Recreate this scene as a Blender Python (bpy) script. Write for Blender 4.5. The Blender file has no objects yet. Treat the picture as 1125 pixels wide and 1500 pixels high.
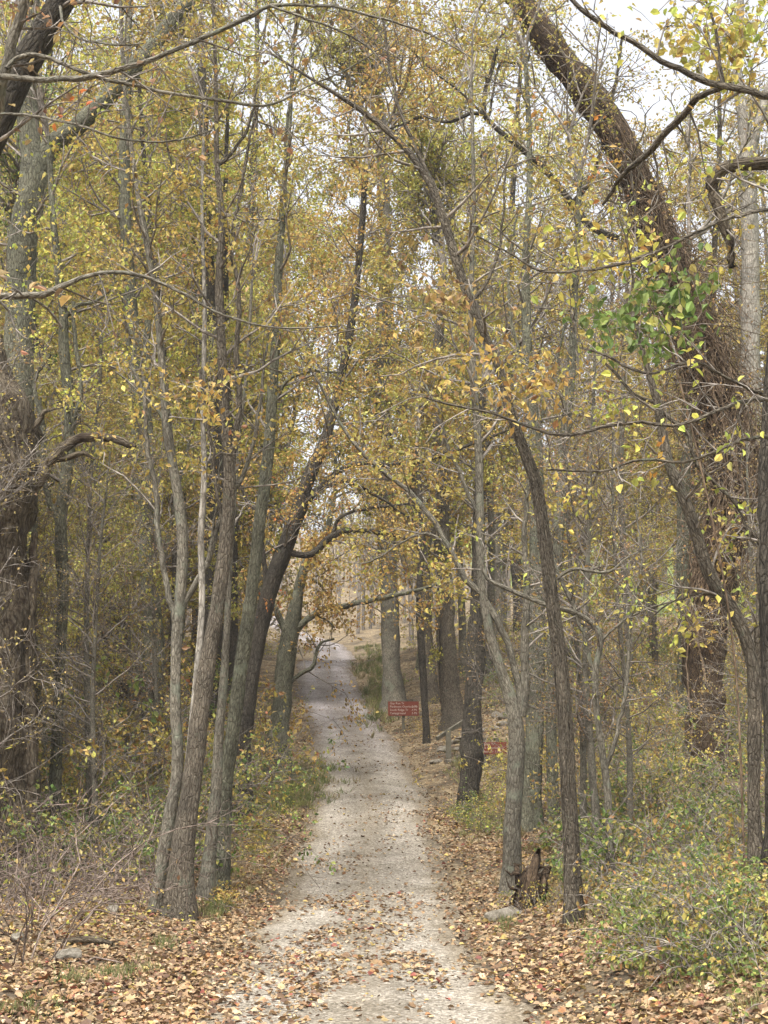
import bpy, math, random
import numpy as np
from mathutils import Vector
random.seed(7); rng = np.random.default_rng(7)
scene = bpy.context.scene
C = scene.collection
R = math.radians

# ------------------------------------------------------------------ camera, sky, sun, exposure
F = 2000.0; W0, H0 = 1125.0, 1500.0; HORIZON = 1050.0
EYE = 1.65; PITCH = math.atan((HORIZON - H0/2)/F)
cam_d = bpy.data.cameras.new('camera'); cam = bpy.data.objects.new('camera', cam_d); C.objects.link(cam)
cam.location = (0, 0, EYE); cam.rotation_euler = (math.pi/2 + PITCH, 0, 0)
cam_d.sensor_fit = 'VERTICAL'; cam_d.sensor_height = 36.0; cam_d.lens = F/H0*36.0
cam_d.clip_start = 0.1; cam_d.clip_end = 2000
scene.camera = cam
SUN_EL, SUN_AZ = R(62), R(200)
world = bpy.data.worlds.new('World'); scene.world = world; world.use_nodes = True
wn = world.node_tree.nodes; wl = world.node_tree.links
for n in list(wn): wn.remove(n)
wo = wn.new('ShaderNodeOutputWorld'); wb = wn.new('ShaderNodeBackground'); sk = wn.new('ShaderNodeTexSky')
sk.sky_type = 'NISHITA'; sk.sun_disc = False; sk.sun_elevation = SUN_EL; sk.sun_rotation = SUN_AZ
sk.dust_density = 6.0; sk.air_density = 1.0; sk.ozone_density = 1.0
hs = wn.new('ShaderNodeHueSaturation'); hs.inputs['Saturation'].default_value = 0.22
wl.new(sk.outputs[0], hs.inputs['Color']); wl.new(hs.outputs[0], wb.inputs[0]); wl.new(wb.outputs[0], wo.inputs[0])
wb.inputs[1].default_value = 0.15
sun_d = bpy.data.lights.new('sun', 'SUN'); sun = bpy.data.objects.new('sun', sun_d); C.objects.link(sun)
sun_d.energy = 1.5; sun_d.angle = R(12); sun_d.color = (1, 0.96, 0.9)
sun.rotation_euler = (math.pi/2 - SUN_EL, 0, math.pi - SUN_AZ); sun.location = (0, -10, 40)
vs = scene.view_settings
vs.view_transform = 'Standard'; vs.look = 'None'; vs.gamma = 1; vs.use_curve_mapping = False
vs.exposure = 1.5
scene.cycles.max_bounces = 8; scene.cycles.diffuse_bounces = 4; scene.cycles.transmission_bounces = 4
scene.cycles.use_denoising = True
scene.render.film_transparent = False

# ------------------------------------------------------------------ photo pixel + distance -> place
CP, SP = math.cos(PITCH), math.sin(PITCH)
def ray(px, py):
    u = (px - W0/2)/F; v = (H0/2 - py)/F
    dy = CP - v*SP; dz = SP + v*CP
    return u/dy, dz/dy                    # x and z per metre of y
def P(px, py, Y):
    a, b = ray(px, py); return np.array((a*Y, Y, EYE + b*Y))
def px_m(Y): return F/Y
def project(p):
    p = np.asarray(p); y = p[..., 1]*CP + (p[..., 2]-EYE)*SP; z = -p[..., 1]*SP + (p[..., 2]-EYE)*CP
    y = np.maximum(y, 0.05)
    return W0/2 + F*p[..., 0]/y, H0/2 - F*z/y

# ------------------------------------------------------------------ terrain
_Y = [-20, 0, 9.8, 15, 19, 23, 26.5, 33, 40, 48, 56, 64, 72, 85, 100, 130, 200, 400]
_D = [1.6, 1.72, 2.2, 2.36, 2.4, 2.25, 1.98, 1.35, .55, -.35, -1.4, -2.6, -2.9, -3.9, -5.2, -8.0, -18, -50]
_XY = [-20, 0, 9.8, 19, 26.5, 33, 40, 48, 54, 64, 72, 85, 100, 130, 400]
_XC = [.0, -.05, -.15, -.33, -.27, -.42, -.85, -1.65, -2.25, -2.75, -2.7, -3.2, -4.2, -9, -60]
yy = np.linspace(-20, 400, 4201)
def _sm(xs, ys, k):
    v = np.interp(yy, xs, ys); ker = np.hanning(k); ker /= ker.sum()
    return np.convolve(np.pad(v, k//2, mode='edge'), ker, 'valid')[:len(yy)]
_Ds = _sm(_Y, _D, 61); _Xs = _sm(_XY, _XC, 61)
def drop(y): return np.interp(y, yy, _Ds)
def xc(y): return np.interp(y, yy, _Xs)
def hw(y): return np.interp(y, [-20, 7, 9.8, 13, 19, 400], [1.75, 1.65, 1.36, 1.26, 1.24, 1.16])
def hsh(i, j, s=0):
    n = (i*374761393 + j*668265263 + s*974634777) & 0x7fffffff
    n = ((n ^ (n >> 13))*1274126177) & 0x7fffffff
    return ((n ^ (n >> 16)) & 0xffff)/65535.0
def vnoise(x, y, s=0):
    xi = np.floor(x).astype(np.int64); yi = np.floor(y).astype(np.int64); fx = x-xi; fy = y-yi
    fx = fx*fx*(3-2*fx); fy = fy*fy*(3-2*fy)
    a = hsh(xi, yi, s); b = hsh(xi+1, yi, s); c = hsh(xi, yi+1, s); d = hsh(xi+1, yi+1, s)
    return (a*(1-fx)+b*fx)*(1-fy) + (c*(1-fx)+d*fx)*fy - .5
def softcap(v, m): return m*(1-np.exp(-v/m))
def G(x, y):
    x = np.asarray(x, float); y = np.asarray(y, float)
    base = EYE - drop(y); c = xc(y); h = hw(y)
    r = np.maximum(0, x - c - h - .1); l = np.maximum(0, c - x - h - .3)
    s = np.interp(y, [-20, 11, 14.5, 18, 400], [.66, .62, .36, .23, .2])
    z = base + softcap(s*r*r/(r+.5), 3.2) + softcap(.085*l*l/(l+.6), 1.0)
    off = np.minimum(r + l, 1.5)/1.5
    z = z + off*(vnoise(x*.6, y*.6, 1)*.25 + vnoise(x*1.9, y*1.9, 2)*.09 + vnoise(x*5, y*5, 3)*.03)
    z = z + vnoise(x*1.3, y*1.3, 5)*.035
    # far hillsides
    far = np.maximum(0, x - 14 - .05*y)
    z = z + np.where(y > 25, .16*far*np.clip((y-25)/40, 0, 1), 0)
    farl = np.maximum(0, -x - 20)
    z = z + .10*farl*np.clip((y-25)/60, 0, 1)
    return z
def g1(x, y): return float(G(np.array([x]), np.array([y]))[0])
def hit(px, py, y0=5, y1=90):
    a, b = ray(px, py); ys = np.linspace(y0, y1, 3000)
    d = EYE + b*ys - G(a*ys, ys); k = np.argmax(d < 0)
    if d[k] >= 0: k = len(ys)-1
    return np.array((a*ys[k], ys[k], float(G(a*ys[k:k+1], ys[k:k+1])[0])))

# ------------------------------------------------------------------ materials
def new_mat(name):
    m = bpy.data.materials.new(name); m.use_nodes = True; nt = m.node_tree
    for n in list(nt.nodes): nt.nodes.remove(n)
    return m, nt.nodes, nt.links, nt.nodes.new('ShaderNodeOutputMaterial')
def ramp(N, stops):
    r = N.new('ShaderNodeValToRGB'); e = r.color_ramp.elements
    while len(e) < len(stops): e.new(.5)
    for k, (p, c) in enumerate(stops): e[k].position = p; e[k].color = (*c, 1)
    return r
def noise(N, L, vec, sc, det=4, rough=.6, dist=0.):
    n = N.new('ShaderNodeTexNoise'); n.inputs['Scale'].default_value = sc; n.inputs['Detail'].default_value = det
    n.inputs['Roughness'].default_value = rough; n.inputs['Distortion'].default_value = dist
    if vec is not None: L.new(vec, n.inputs['Vector'])
    return n
def mixc(N, L, fac, a, b, mode='MIX'):
    m = N.new('ShaderNodeMix'); m.data_type = 'RGBA'; m.blend_type = mode
    for sock, v in ((m.inputs['Factor'], fac), (m.inputs['A'], a), (m.inputs['B'], b)):
        pass
    ins = {s.identifier: s for s in m.inputs}
    for key, v in (('Factor_Float', fac), ('A_Color', a), ('B_Color', b)):
        if isinstance(v, (int, float)): ins[key].default_value = v
        elif isinstance(v, tuple): ins[key].default_value = (*v, 1)
        else: L.new(v, ins[key])
    return [o for o in m.outputs if o.identifier == 'Result_Color'][0]
def bark(name, dark, mid, lite, lichen=None, ridge=9, bump=.6, lich_amt=.55, crack=.8):
    m, N, L, out = new_mat(name)
    at = N.new('ShaderNodeAttribute'); at.attribute_name = 'bk'
    mp = N.new('ShaderNodeMapping'); mp.inputs['Scale'].default_value = (ridge, ridge, ridge*.28)
    L.new(at.outputs['Vector'], mp.inputs['Vector'])
    n1 = noise(N, L, mp.outputs[0], 2.6, 8, .78, 1.1)
    n2 = noise(N, L, at.outputs['Vector'], 2.4, 4, .6, .4)
    n3 = noise(N, L, at.outputs['Vector'], 55, 5, .8)
    rp = ramp(N, [(.36, dark), (.5, mid), (.66, lite)]); L.new(n1.outputs[0], rp.inputs[0])
    rp2 = ramp(N, [(.3, (.85, .85, .83)), (.7, (1.75, 1.72, 1.65))]); L.new(n2.outputs[0], rp2.inputs[0])
    col = mixc(N, L, 1.0, rp.outputs[0], rp2.outputs[0], 'MULTIPLY')
    vo = N.new('ShaderNodeTexVoronoi'); vo.feature = 'DISTANCE_TO_EDGE'; vo.inputs['Scale'].default_value = 1.5
    wv = N.new('ShaderNodeVectorMath'); wv.operation = 'MULTIPLY_ADD'; L.new(n2.outputs['Color'], wv.inputs[0]); wv.inputs[1].default_value = (1.6, 1.6, 1.6); L.new(mp.outputs[0], wv.inputs[2]); L.new(wv.outputs[0], vo.inputs['Vector'])
    rpv = ramp(N, [(.0, (.35, .33, .3)), (.16, (1, 1, 1))]); L.new(vo.outputs['Distance'], rpv.inputs[0])
    col = mixc(N, L, crack, col, rpv.outputs[0], 'MULTIPLY')
    if lichen:
        n4 = noise(N, L, at.outputs['Vector'], 3.6, 6, .7, .3)
        rp4 = ramp(N, [(lich_amt, (0, 0, 0)), (lich_amt+.1, (.8, .8, .8))]); L.new(n4.outputs[0], rp4.inputs[0])
        col = mixc(N, L, rp4.outputs[0], col, lichen)
    bs = N.new('ShaderNodeBsdfPrincipled'); bs.inputs['Roughness'].default_value = .9
    bs.inputs['Specular IOR Level'].default_value = .2
    L.new(col, bs.inputs['Base Color'])
    ad = N.new('ShaderNodeMath'); ad.operation = 'ADD'; L.new(n1.outputs[0], ad.inputs[0])
    ml = N.new('ShaderNodeMath'); ml.operation = 'MULTIPLY'; ml.inputs[1].default_value = .35
    L.new(n3.outputs[0], ml.inputs[0]); L.new(ml.outputs[0], ad.inputs[1])
    bp = N.new('ShaderNodeBump'); bp.inputs['Strength'].default_value = bump; bp.inputs['Distance'].default_value = .03
    a2 = N.new('ShaderNodeMath'); a2.operation = 'MULTIPLY'; L.new(rpv.outputs[0], a2.inputs[0]); L.new(ad.outputs[0], a2.inputs[1]); L.new(a2.outputs[0], bp.inputs['Height']); L.new(bp.outputs[0], bs.inputs['Normal']); L.new(bs.outputs[0], out.inputs[0])
    return m
M = {}
M['grey'] = bark('bark_grey', (.045, .04, .031), (.115, .104, .082), (.21, .195, .16), (.16, .17, .125), 20)
M['green'] = bark('bark_grey_green', (.04, .038, .027), (.1, .098, .071), (.18, .176, .13), (.17, .18, .125), 18, .8, .56)
M['brown'] = bark('bark_brown', (.034, .028, .021), (.1, .085, .065), (.18, .158, .124), (.13, .14, .1), 20, 1., .6)
M['dark'] = bark('bark_dark', (.018, .016, .013), (.055, .048, .038), (.105, .092, .073), (.11, .12, .085), 18, 1., .62)
M['pale'] = bark('bark_pale', (.1, .09, .076), (.19, .175, .15), (.29, .27, .24), (.075, .065, .052), 12, .4, .6)
M['dead'] = bark('bark_dead_wood', (.03, .023, .016), (.095, .077, .055), (.17, .145, .108), (.04, .027, .018), 9, 1., .52)
M['rot'] = bark('bark_rotten', (.018, .012, .008), (.055, .038, .024), (.12, .085, .055), None, 16, 1.)
M['twig'] = bark('bark_twig', (.09, .076, .062), (.17, .15, .13), (.28, .255, .23), None, 10, .2)
M['vine'] = bark('vine_stem', (.055, .036, .024), (.12, .085, .056), (.21, .16, .11), None, 10, .3)
M['bramble'] = bark('bramble_cane', (.08, .06, .05), (.16, .125, .105), (.26, .215, .185), None, 10, .2)
def leafmat(name, trans=.38, rough=.55):
    m, N, L, out = new_mat(name)
    at = N.new('ShaderNodeAttribute'); at.attribute_name = 'tint'
    oi = N.new('ShaderNodeObjectInfo')
    hsv = N.new('ShaderNodeHueSaturation')
    mr = N.new('ShaderNodeMapRange'); mr.inputs['To Min'].default_value = .475; mr.inputs['To Max'].default_value = .515
    L.new(oi.outputs['Random'], mr.inputs[0]); L.new(mr.outputs[0], hsv.inputs['Hue'])
    ge = N.new('ShaderNodeNewGeometry'); n = noise(N, L, ge.outputs['Position'], 25, 2)
    rp = ramp(N, [(.3, (.8, .8, .8)), (.7, (1.15, 1.15, 1.15))]); L.new(n.outputs[0], rp.inputs[0])
    L.new(mixc(N, L, 1.0, at.outputs['Color'], rp.outputs[0], 'MULTIPLY'), hsv.inputs['Color'])
    d = N.new('ShaderNodeBsdfPrincipled'); d.inputs['Roughness'].default_value = rough; d.inputs['Specular IOR Level'].default_value = .3
    t = N.new('ShaderNodeBsdfTranslucent'); mx = N.new('ShaderNodeMixShader'); mx.inputs[0].default_value = trans
    L.new(hsv.outputs[0], d.inputs['Base Color']); L.new(hsv.outputs[0], t.inputs['Color'])
    L.new(d.outputs[0], mx.inputs[1]); L.new(t.outputs[0], mx.inputs[2]); L.new(mx.outputs[0], out.inputs[0])
    return m
M['leaf'] = leafmat('tree_leaf'); M['litter'] = leafmat('fallen_leaf_skin', .12, .6); M['grass'] = leafmat('grass_blade', .3, .5)
def groundmat():
    m, N, L, out = new_mat('leaf_littered_soil')
    ge = N.new('ShaderNodeNewGeometry'); pos = ge.outputs['Position']
    v = N.new('ShaderNodeTexVoronoi'); v.inputs['Scale'].default_value = 13; L.new(pos, v.inputs['Vector'])
    sp = N.new('ShaderNodeSeparateColor'); L.new(v.outputs['Color'], sp.inputs[0])
    rp = ramp(N, [(0, (.075, .055, .036)), (.3, (.14, .105, .063)), (.6, (.235, .18, .105)), (.85, (.32, .255, .16)), (1, (.21, .14, .07))])
    L.new(sp.outputs[0], rp.inputs[0])
    n1 = noise(N, L, pos, 1.1, 5); soil = ramp(N, [(.3, (.045, .034, .024)), (.7, (.12, .095, .065))]); L.new(noise(N, L, pos, 20, 5, .7).outputs[0], soil.inputs[0])
    f = ramp(N, [(.38, (0, 0, 0)), (.55, (1, 1, 1))]); L.new(n1.outputs[0], f.inputs[0])
    col = mixc(N, L, f.outputs[0], soil.outputs[0], rp.outputs[0])
    # meadow on the far right slope
    sx = N.new('ShaderNodeSeparateXYZ'); L.new(pos, sx.inputs[0])
    mr = N.new('ShaderNodeMapRange'); mr.inputs['From Min'].default_value = 13; mr.inputs['From Max'].default_value = 16; L.new(sx.outputs['X'], mr.inputs[0])
    gr = ramp(N, [(.35, (.1, .13, .035)), (.65, (.2, .24, .07))]); L.new(noise(N, L, pos, 2.5, 5).outputs[0], gr.inputs[0])
    col = mixc(N, L, mr.outputs[0], col, gr.outputs[0])
    bs = N.new('ShaderNodeBsdfPrincipled'); bs.inputs['Roughness'].default_value = .95; bs.inputs['Specular IOR Level'].default_value = .15
    L.new(col, bs.inputs['Base Color'])
    bp = N.new('ShaderNodeBump'); bp.inputs['Distance'].default_value = .04; bp.inputs['Strength'].default_value = .8
    L.new(v.outputs['Distance'], bp.inputs['Height']); L.new(bp.outputs[0], bs.inputs['Normal']); L.new(bs.outputs[0], out.inputs[0])
    return m
def pathmat():
    m, N, L, out = new_mat('path_gravel')
    ge = N.new('ShaderNodeNewGeometry'); pos = ge.outputs['Position']
    v = N.new('ShaderNodeTexVoronoi'); v.inputs['Scale'].default_value = 42; L.new(pos, v.inputs['Vector'])
    sp = N.new('ShaderNodeSeparateColor'); L.new(v.outputs['Color'], sp.inputs[0])
    rp = ramp(N, [(0, (.105, .094, .078)), (.5, (.21, .19, .158)), (.9, (.3, .28, .242)), (1, (.41, .387, .35))]); L.new(sp.outputs[0], rp.inputs[0])
    n1 = noise(N, L, pos, 1.6, 6, .65); r1 = ramp(N, [(.3, (.7, .67, .62)), (.65, (1.12, 1.1, 1.08))]); L.new(n1.outputs[0], r1.inputs[0])
    n2 = noise(N, L, pos, 150, 3); r2 = ramp(N, [(.3, (.75, .74, .72)), (.7, (1.15, 1.15, 1.15))]); L.new(n2.outputs[0], r2.inputs[0])
    col = mixc(N, L, 1., mixc(N, L, 1., rp.outputs[0], r1.outputs[0], 'MULTIPLY'), r2.outputs[0], 'MULTIPLY')
    ln = N.new('ShaderNodeAttribute'); ln.attribute_name = 'lane'; sl = N.new('ShaderNodeSeparateXYZ'); L.new(ln.outputs['Vector'], sl.inputs[0])
    ab = N.new('ShaderNodeMath'); ab.operation = 'ABSOLUTE'; L.new(sl.outputs['X'], ab.inputs[0])
    wob = N.new('ShaderNodeMath'); wob.operation = 'MULTIPLY_ADD'; L.new(noise(N, L, pos, .9, 4, .6).outputs[0], wob.inputs[0]); wob.inputs[1].default_value = .34; L.new(ab.outputs[0], wob.inputs[2])
    tr = ramp(N, [(.2, (.92, .89, .83)), (.42, (1., .99, .97)), (.6, (1.24, 1.24, 1.24)), (.85, (1.2, 1.19, 1.17)), (1., (.88, .82, .72))]); L.new(wob.outputs[0], tr.inputs[0])
    col = mixc(N, L, 1., col, tr.outputs[0], 'MULTIPLY')
    dp = ramp(N, [(.36, (.68, .65, .6)), (.52, (1, 1, 1))]); L.new(noise(N, L, pos, .55, 5, .7, .8).outputs[0], dp.inputs[0]); col = mixc(N, L, .4, col, dp.outputs[0], 'MULTIPLY')
    # farther up the hill, bluish open-sky light is painted into the colour
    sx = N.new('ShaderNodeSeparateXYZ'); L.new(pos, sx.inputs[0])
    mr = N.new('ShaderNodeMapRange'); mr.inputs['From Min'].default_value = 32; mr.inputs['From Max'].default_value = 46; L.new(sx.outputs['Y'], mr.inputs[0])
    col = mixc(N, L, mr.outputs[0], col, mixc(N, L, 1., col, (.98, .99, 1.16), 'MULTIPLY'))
    bs = N.new('ShaderNodeBsdfPrincipled'); bs.inputs['Roughness'].default_value = .9; bs.inputs['Specular IOR Level'].default_value = .2
    L.new(col, bs.inputs['Base Color'])
    bp = N.new('ShaderNodeBump'); bp.inputs['Distance'].default_value = .012; bp.inputs['Strength'].default_value = .7
    L.new(v.outputs['Distance'], bp.inputs['Height']); L.new(bp.outputs[0], bs.inputs['Normal']); L.new(bs.outputs[0], out.inputs[0])
    return m
def plainmat(name, stops, sc=6, bump=.3, rough=.85, dist=.01):
    m, N, L, out = new_mat(name)
    tc = N.new('ShaderNodeTexCoord'); n = noise(N, L, tc.outputs['Object'], sc, 7, .7, .4)
    rp = ramp(N, stops); L.new(n.outputs[0], rp.inputs[0])
    bs = N.new('ShaderNodeBsdfPrincipled'); bs.inputs['Roughness'].default_value = rough; bs.inputs['Specular IOR Level'].default_value = .25
    L.new(rp.outputs[0], bs.inputs['Base Color'])
    bp = N.new('ShaderNodeBump'); bp.inputs['Distance'].default_value = dist; bp.inputs['Strength'].default_value = bump
    L.new(n.outputs[0], bp.inputs['Height']); L.new(bp.outputs[0], bs.inputs['Normal']); L.new(bs.outputs[0], out.inputs[0])
    return m
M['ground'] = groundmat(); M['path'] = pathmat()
M['rock'] = plainmat('field_stone', [(.3, (.07, .06, .044)), (.5, (.16, .14, .108)), (.62, (.24, .215, .175)), (.75, (.12, .14, .08))], 4, .6, .9, .04)
M['sign'] = plainmat('sign_brown_paint', [(.3, (.13, .03, .018)), (.7, (.19, .048, .028))], 5, .1, .6)
M['letter'] = plainmat('sign_letter_paint', [(.3, (.4, .33, .27)), (.7, (.55, .48, .41))], 20, .05, .7)
M['post'] = plainmat('weathered_post', [(.3, (.07, .064, .046)), (.55, (.125, .113, .083)), (.7, (.18, .165, .125))], 9, .5)

# ------------------------------------------------------------------ mesh helpers
def mesh_np(name, verts, faces_flat, loop_tot, attrs=None, smooth=False, mats=(), mat_idx=None):
    me = bpy.data.meshes.new(name)
    nv = len(verts); nl = len(faces_flat); nf = len(loop_tot)
    me.vertices.add(nv); me.loops.add(nl); me.polygons.add(nf)
    me.vertices.foreach_set('co', np.ascontiguousarray(verts, np.float32).ravel())
    me.loops.foreach_set('vertex_index', np.ascontiguousarray(faces_flat, np.int32))
    st = np.zeros(nf, np.int32); st[1:] = np.cumsum(loop_tot)[:-1]
    me.polygons.foreach_set('loop_start', st); me.polygons.foreach_set('loop_total', np.ascontiguousarray(loop_tot, np.int32))
    me.polygons.foreach_set('use_smooth', np.full(nf, smooth))
    for m in mats: me.materials.append(m)
    if mat_idx is not None: me.polygons.foreach_set('material_index', mat_idx.astype(np.int32))
    for k, (typ, arr) in (attrs or {}).items():
        a = me.attributes.new(k, typ, 'POINT')
        a.data.foreach_set('color' if typ == 'FLOAT_COLOR' else 'vector', np.ascontiguousarray(arr, np.float32).ravel())
    me.update(); me.validate() if False else None
    return me
def link(name, me, parent=None, loc=None):
    o = bpy.data.objects.new(name, me); C.objects.link(o)
    if loc is not None: o.location = loc
    if parent is not None: o.parent = parent
    return o
def thing(name, label, cat, loc, group=None):
    o = bpy.data.objects.new(name, None); C.objects.link(o); o.location = loc; o.empty_display_size = .2
    o['label'] = label; o['category'] = cat
    if group: o['group'] = group
    return o
class Tubes:
    def __init__(s): s.v = []; s.f = []; s.b = []; s.n = 0
    def add(s, pts, rad, sides=6, rough=0.0):
        pts = np.asarray(pts, float); rad = np.asarray(rad, float); n = len(pts)
        t = np.gradient(pts, axis=0); t /= np.linalg.norm(t, axis=1)[:, None]+1e-9
        mean = t.mean(0); ref = np.array((0, 0, 1.)) if abs(mean[2]) < .8*np.linalg.norm(mean) else np.array((1., 0, 0))
        a = np.cross(t, ref); a /= np.linalg.norm(a, axis=1)[:, None]+1e-9; b = np.cross(t, a)
        th = np.arange(sides)*2*math.pi/sides
        ln = np.concatenate([[0], np.cumsum(np.linalg.norm(np.diff(pts, axis=0), axis=1))])
        rr = np.repeat(rad[:, None], sides, 1)
        if rough:
            s0 = random.randint(0, 999)
            q = np.cos(th)[None]*2.2+0*ln[:, None]; w = np.sin(th)[None]*2.2+ln[:, None]*1.6
            rr = rr*(1 + rough*(vnoise(q+5, w, s0)*1.2 + vnoise(q*2.3+3, w*2.7, s0+1)*.7 + vnoise(q*5+1, w*1.1, s0+2)*.55 + vnoise(q*7, w*9, s0+3)*.35))
        ring = pts[:, None] + rr[..., None]*(a[:, None]*np.cos(th)[None, :, None] + b[:, None]*np.sin(th)[None, :, None])
        bk = np.stack([np.cos(th)[None]*rad[:, None], np.sin(th)[None]*rad[:, None], np.repeat(ln[:, None], sides, 1)], -1) + random.random()*20
        i = np.arange(n-1)[:, None]*sides; j = np.arange(sides)[None]; k = (j+1) % sides
        f = np.stack([i+j, i+k, i+sides+k, i+sides+j], -1).reshape(-1, 4) + s.n
        s.v.append(ring.reshape(-1, 3)); s.b.append(bk.reshape(-1, 3)); s.f.append(f); s.n += n*sides
    def build(s, name, mat, parent, smooth=True):
        if not s.v: return None
        f = np.concatenate(s.f)
        o0 = np.array(parent.location) if parent is not None else np.zeros(3)
        me = mesh_np(name, np.concatenate(s.v)-o0, f.ravel(), np.full(len(f), 4), {'bk': ('FLOAT_VECTOR', np.concatenate(s.b))}, smooth, (mat,))
        return link(name, me, parent)
def leaves_arrays(pos, ax, nr, size, col, fold=.25, wid=.62, detail=False):
    """pos base, ax unit axis, nr unit normal-ish; folded leaf of two (or four) triangles"""
    ax = ax/(np.linalg.norm(ax, axis=1)[:, None]+1e-9); sd = np.cross(ax, nr); sd /= np.linalg.norm(sd, axis=1)[:, None]+1e-9
    up = np.cross(sd, ax); S = size[:, None]; n = len(pos)
    if detail:
        b = pos; t = pos+ax*S; rows = [b]
        for (u, w, h) in ((.28, .5, 1), (.66, .42, 1.1)): rows += [pos+ax*S*u+sd*S*wid*w*1.05+up*S*fold*w*h]
        rows += [t - up*S*.12]
        for (u, w, h) in ((.66, .42, 1.1), (.28, .5, 1)): rows += [pos+ax*S*u-sd*S*wid*w*1.05+up*S*fold*w*h]
        v = np.stack(rows, 1).reshape(-1, 3); k = np.arange(n)[:, None]*6
        f = np.concatenate([k+[0, 1, 2, 3], k+[0, 3, 4, 5]], 1).reshape(-1); lt = np.full(2*n, 4); m = 6
    else:
        v = np.stack([pos, pos+ax*S*.45+sd*S*wid*.5+up*S*fold*.5, pos+ax*S, pos+ax*S*.45-sd*S*wid*.5+up*S*fold*.5], 1).reshape(-1, 3)
        k = np.arange(n)[:, None]*4; f = np.concatenate([k+[0, 1, 2], k+[0, 2, 3]], 1).reshape(-1); lt = np.full(2*n, 3); m = 4
    c = np.concatenate([col, np.ones((n, 1))], 1)
    return v, f, lt, np.repeat(c, m, 0)
def leaf_object(name, parent, pos, ax, nr, size, col, mat='leaf', detail=False, fold=.25, wid=.62, kind='stuff'):
    o0 = np.array(parent.location) if parent is not None else np.zeros(3)
    v, f, lt, c = leaves_arrays(pos-o0, ax, nr, size, col, fold, wid, detail)
    o = link(name, mesh_np(name, v, f, lt, {'tint': ('FLOAT_COLOR', c)}, False, (M[mat],)), parent)
    if kind: o['kind'] = kind
    return o
PAL = {
 'gold':  ([(.45, .35, .085), (.38, .285, .075), (.49, .4, .11), (.28, .19, .07), (.4, .355, .095)], [.32, .25, .2, .13, .1]),
 'olive': ([(.37, .31, .075), (.43, .36, .09), (.26, .235, .065), (.31, .2, .07), (.48, .40, .11)], [.28, .25, .18, .17, .12]),
 'green': ([(.11, .165, .045), (.18, .23, .06), (.3, .31, .09), (.37, .33, .09)], [.33, .33, .21, .13]),
 'lime':  ([(.44, .43, .09), (.5, .43, .1), (.33, .35, .08), (.38, .28, .08)], [.33, .3, .21, .16]),
 'brown': ([(.3, .21, .09), (.21, .14, .068), (.39, .285, .11), (.45, .35, .11)], [.35, .25, .25, .15]),
 'orange': ([(.5, .235, .05), (.45, .28, .06), (.35, .17, .05)], [.4, .35, .25]),
 'vivid': ([(.085, .15, .04), (.12, .2, .05), (.18, .25, .075), (.32, .33, .1)], [.33, .34, .2, .13]),
 'mix':   ([(.41, .345, .085), (.35, .27, .075), (.28, .265, .075), (.26, .175, .07), (.45, .395, .11)], [.28, .24, .2, .15, .13]),
}
def colours(pal, n, jit=.16):
    cs, w = PAL[pal]; k = rng.choice(len(cs), n, p=np.array(w)/sum(w))
    return np.clip(np.array(cs)[k]*(1+rng.normal(0, jit, (n, 1)))*(1+rng.normal(0, .06, (n, 3))), .01, .9)
def unit(n):
    v = rng.normal(size=(n, 3)); return v/np.linalg.norm(v, axis=1)[:, None]
def nrm(v): return v/(np.linalg.norm(v)+1e-9)
def spline(pts, rad, step):
    pts = np.asarray(pts, float); rad = np.asarray(rad, float); n = len(pts)
    d = np.linalg.norm(np.diff(pts, axis=0), axis=1); t = np.concatenate([[0], np.cumsum(np.sqrt(d))])
    m = np.gradient(pts, t, axis=0) if n > 2 else np.repeat(((pts[1]-pts[0])/(t[1]-t[0]))[None], 2, 0)
    op, orr = [], []
    for i in range(n-1):
        k = max(2, int(d[i]/step)); h = t[i+1]-t[i]
        for s in np.linspace(0, 1, k, endpoint=False):
            a = 2*s**3-3*s**2+1; b = s**3-2*s**2+s; c = -2*s**3+3*s**2; e = s**3-s**2
            op.append(a*pts[i]+b*h*m[i]+c*pts[i+1]+e*h*m[i+1]); orr.append(rad[i]*(1-s)+rad[i+1]*s)
    op.append(pts[-1]); orr.append(rad[-1])
    return np.array(op), np.array(orr)

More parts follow.
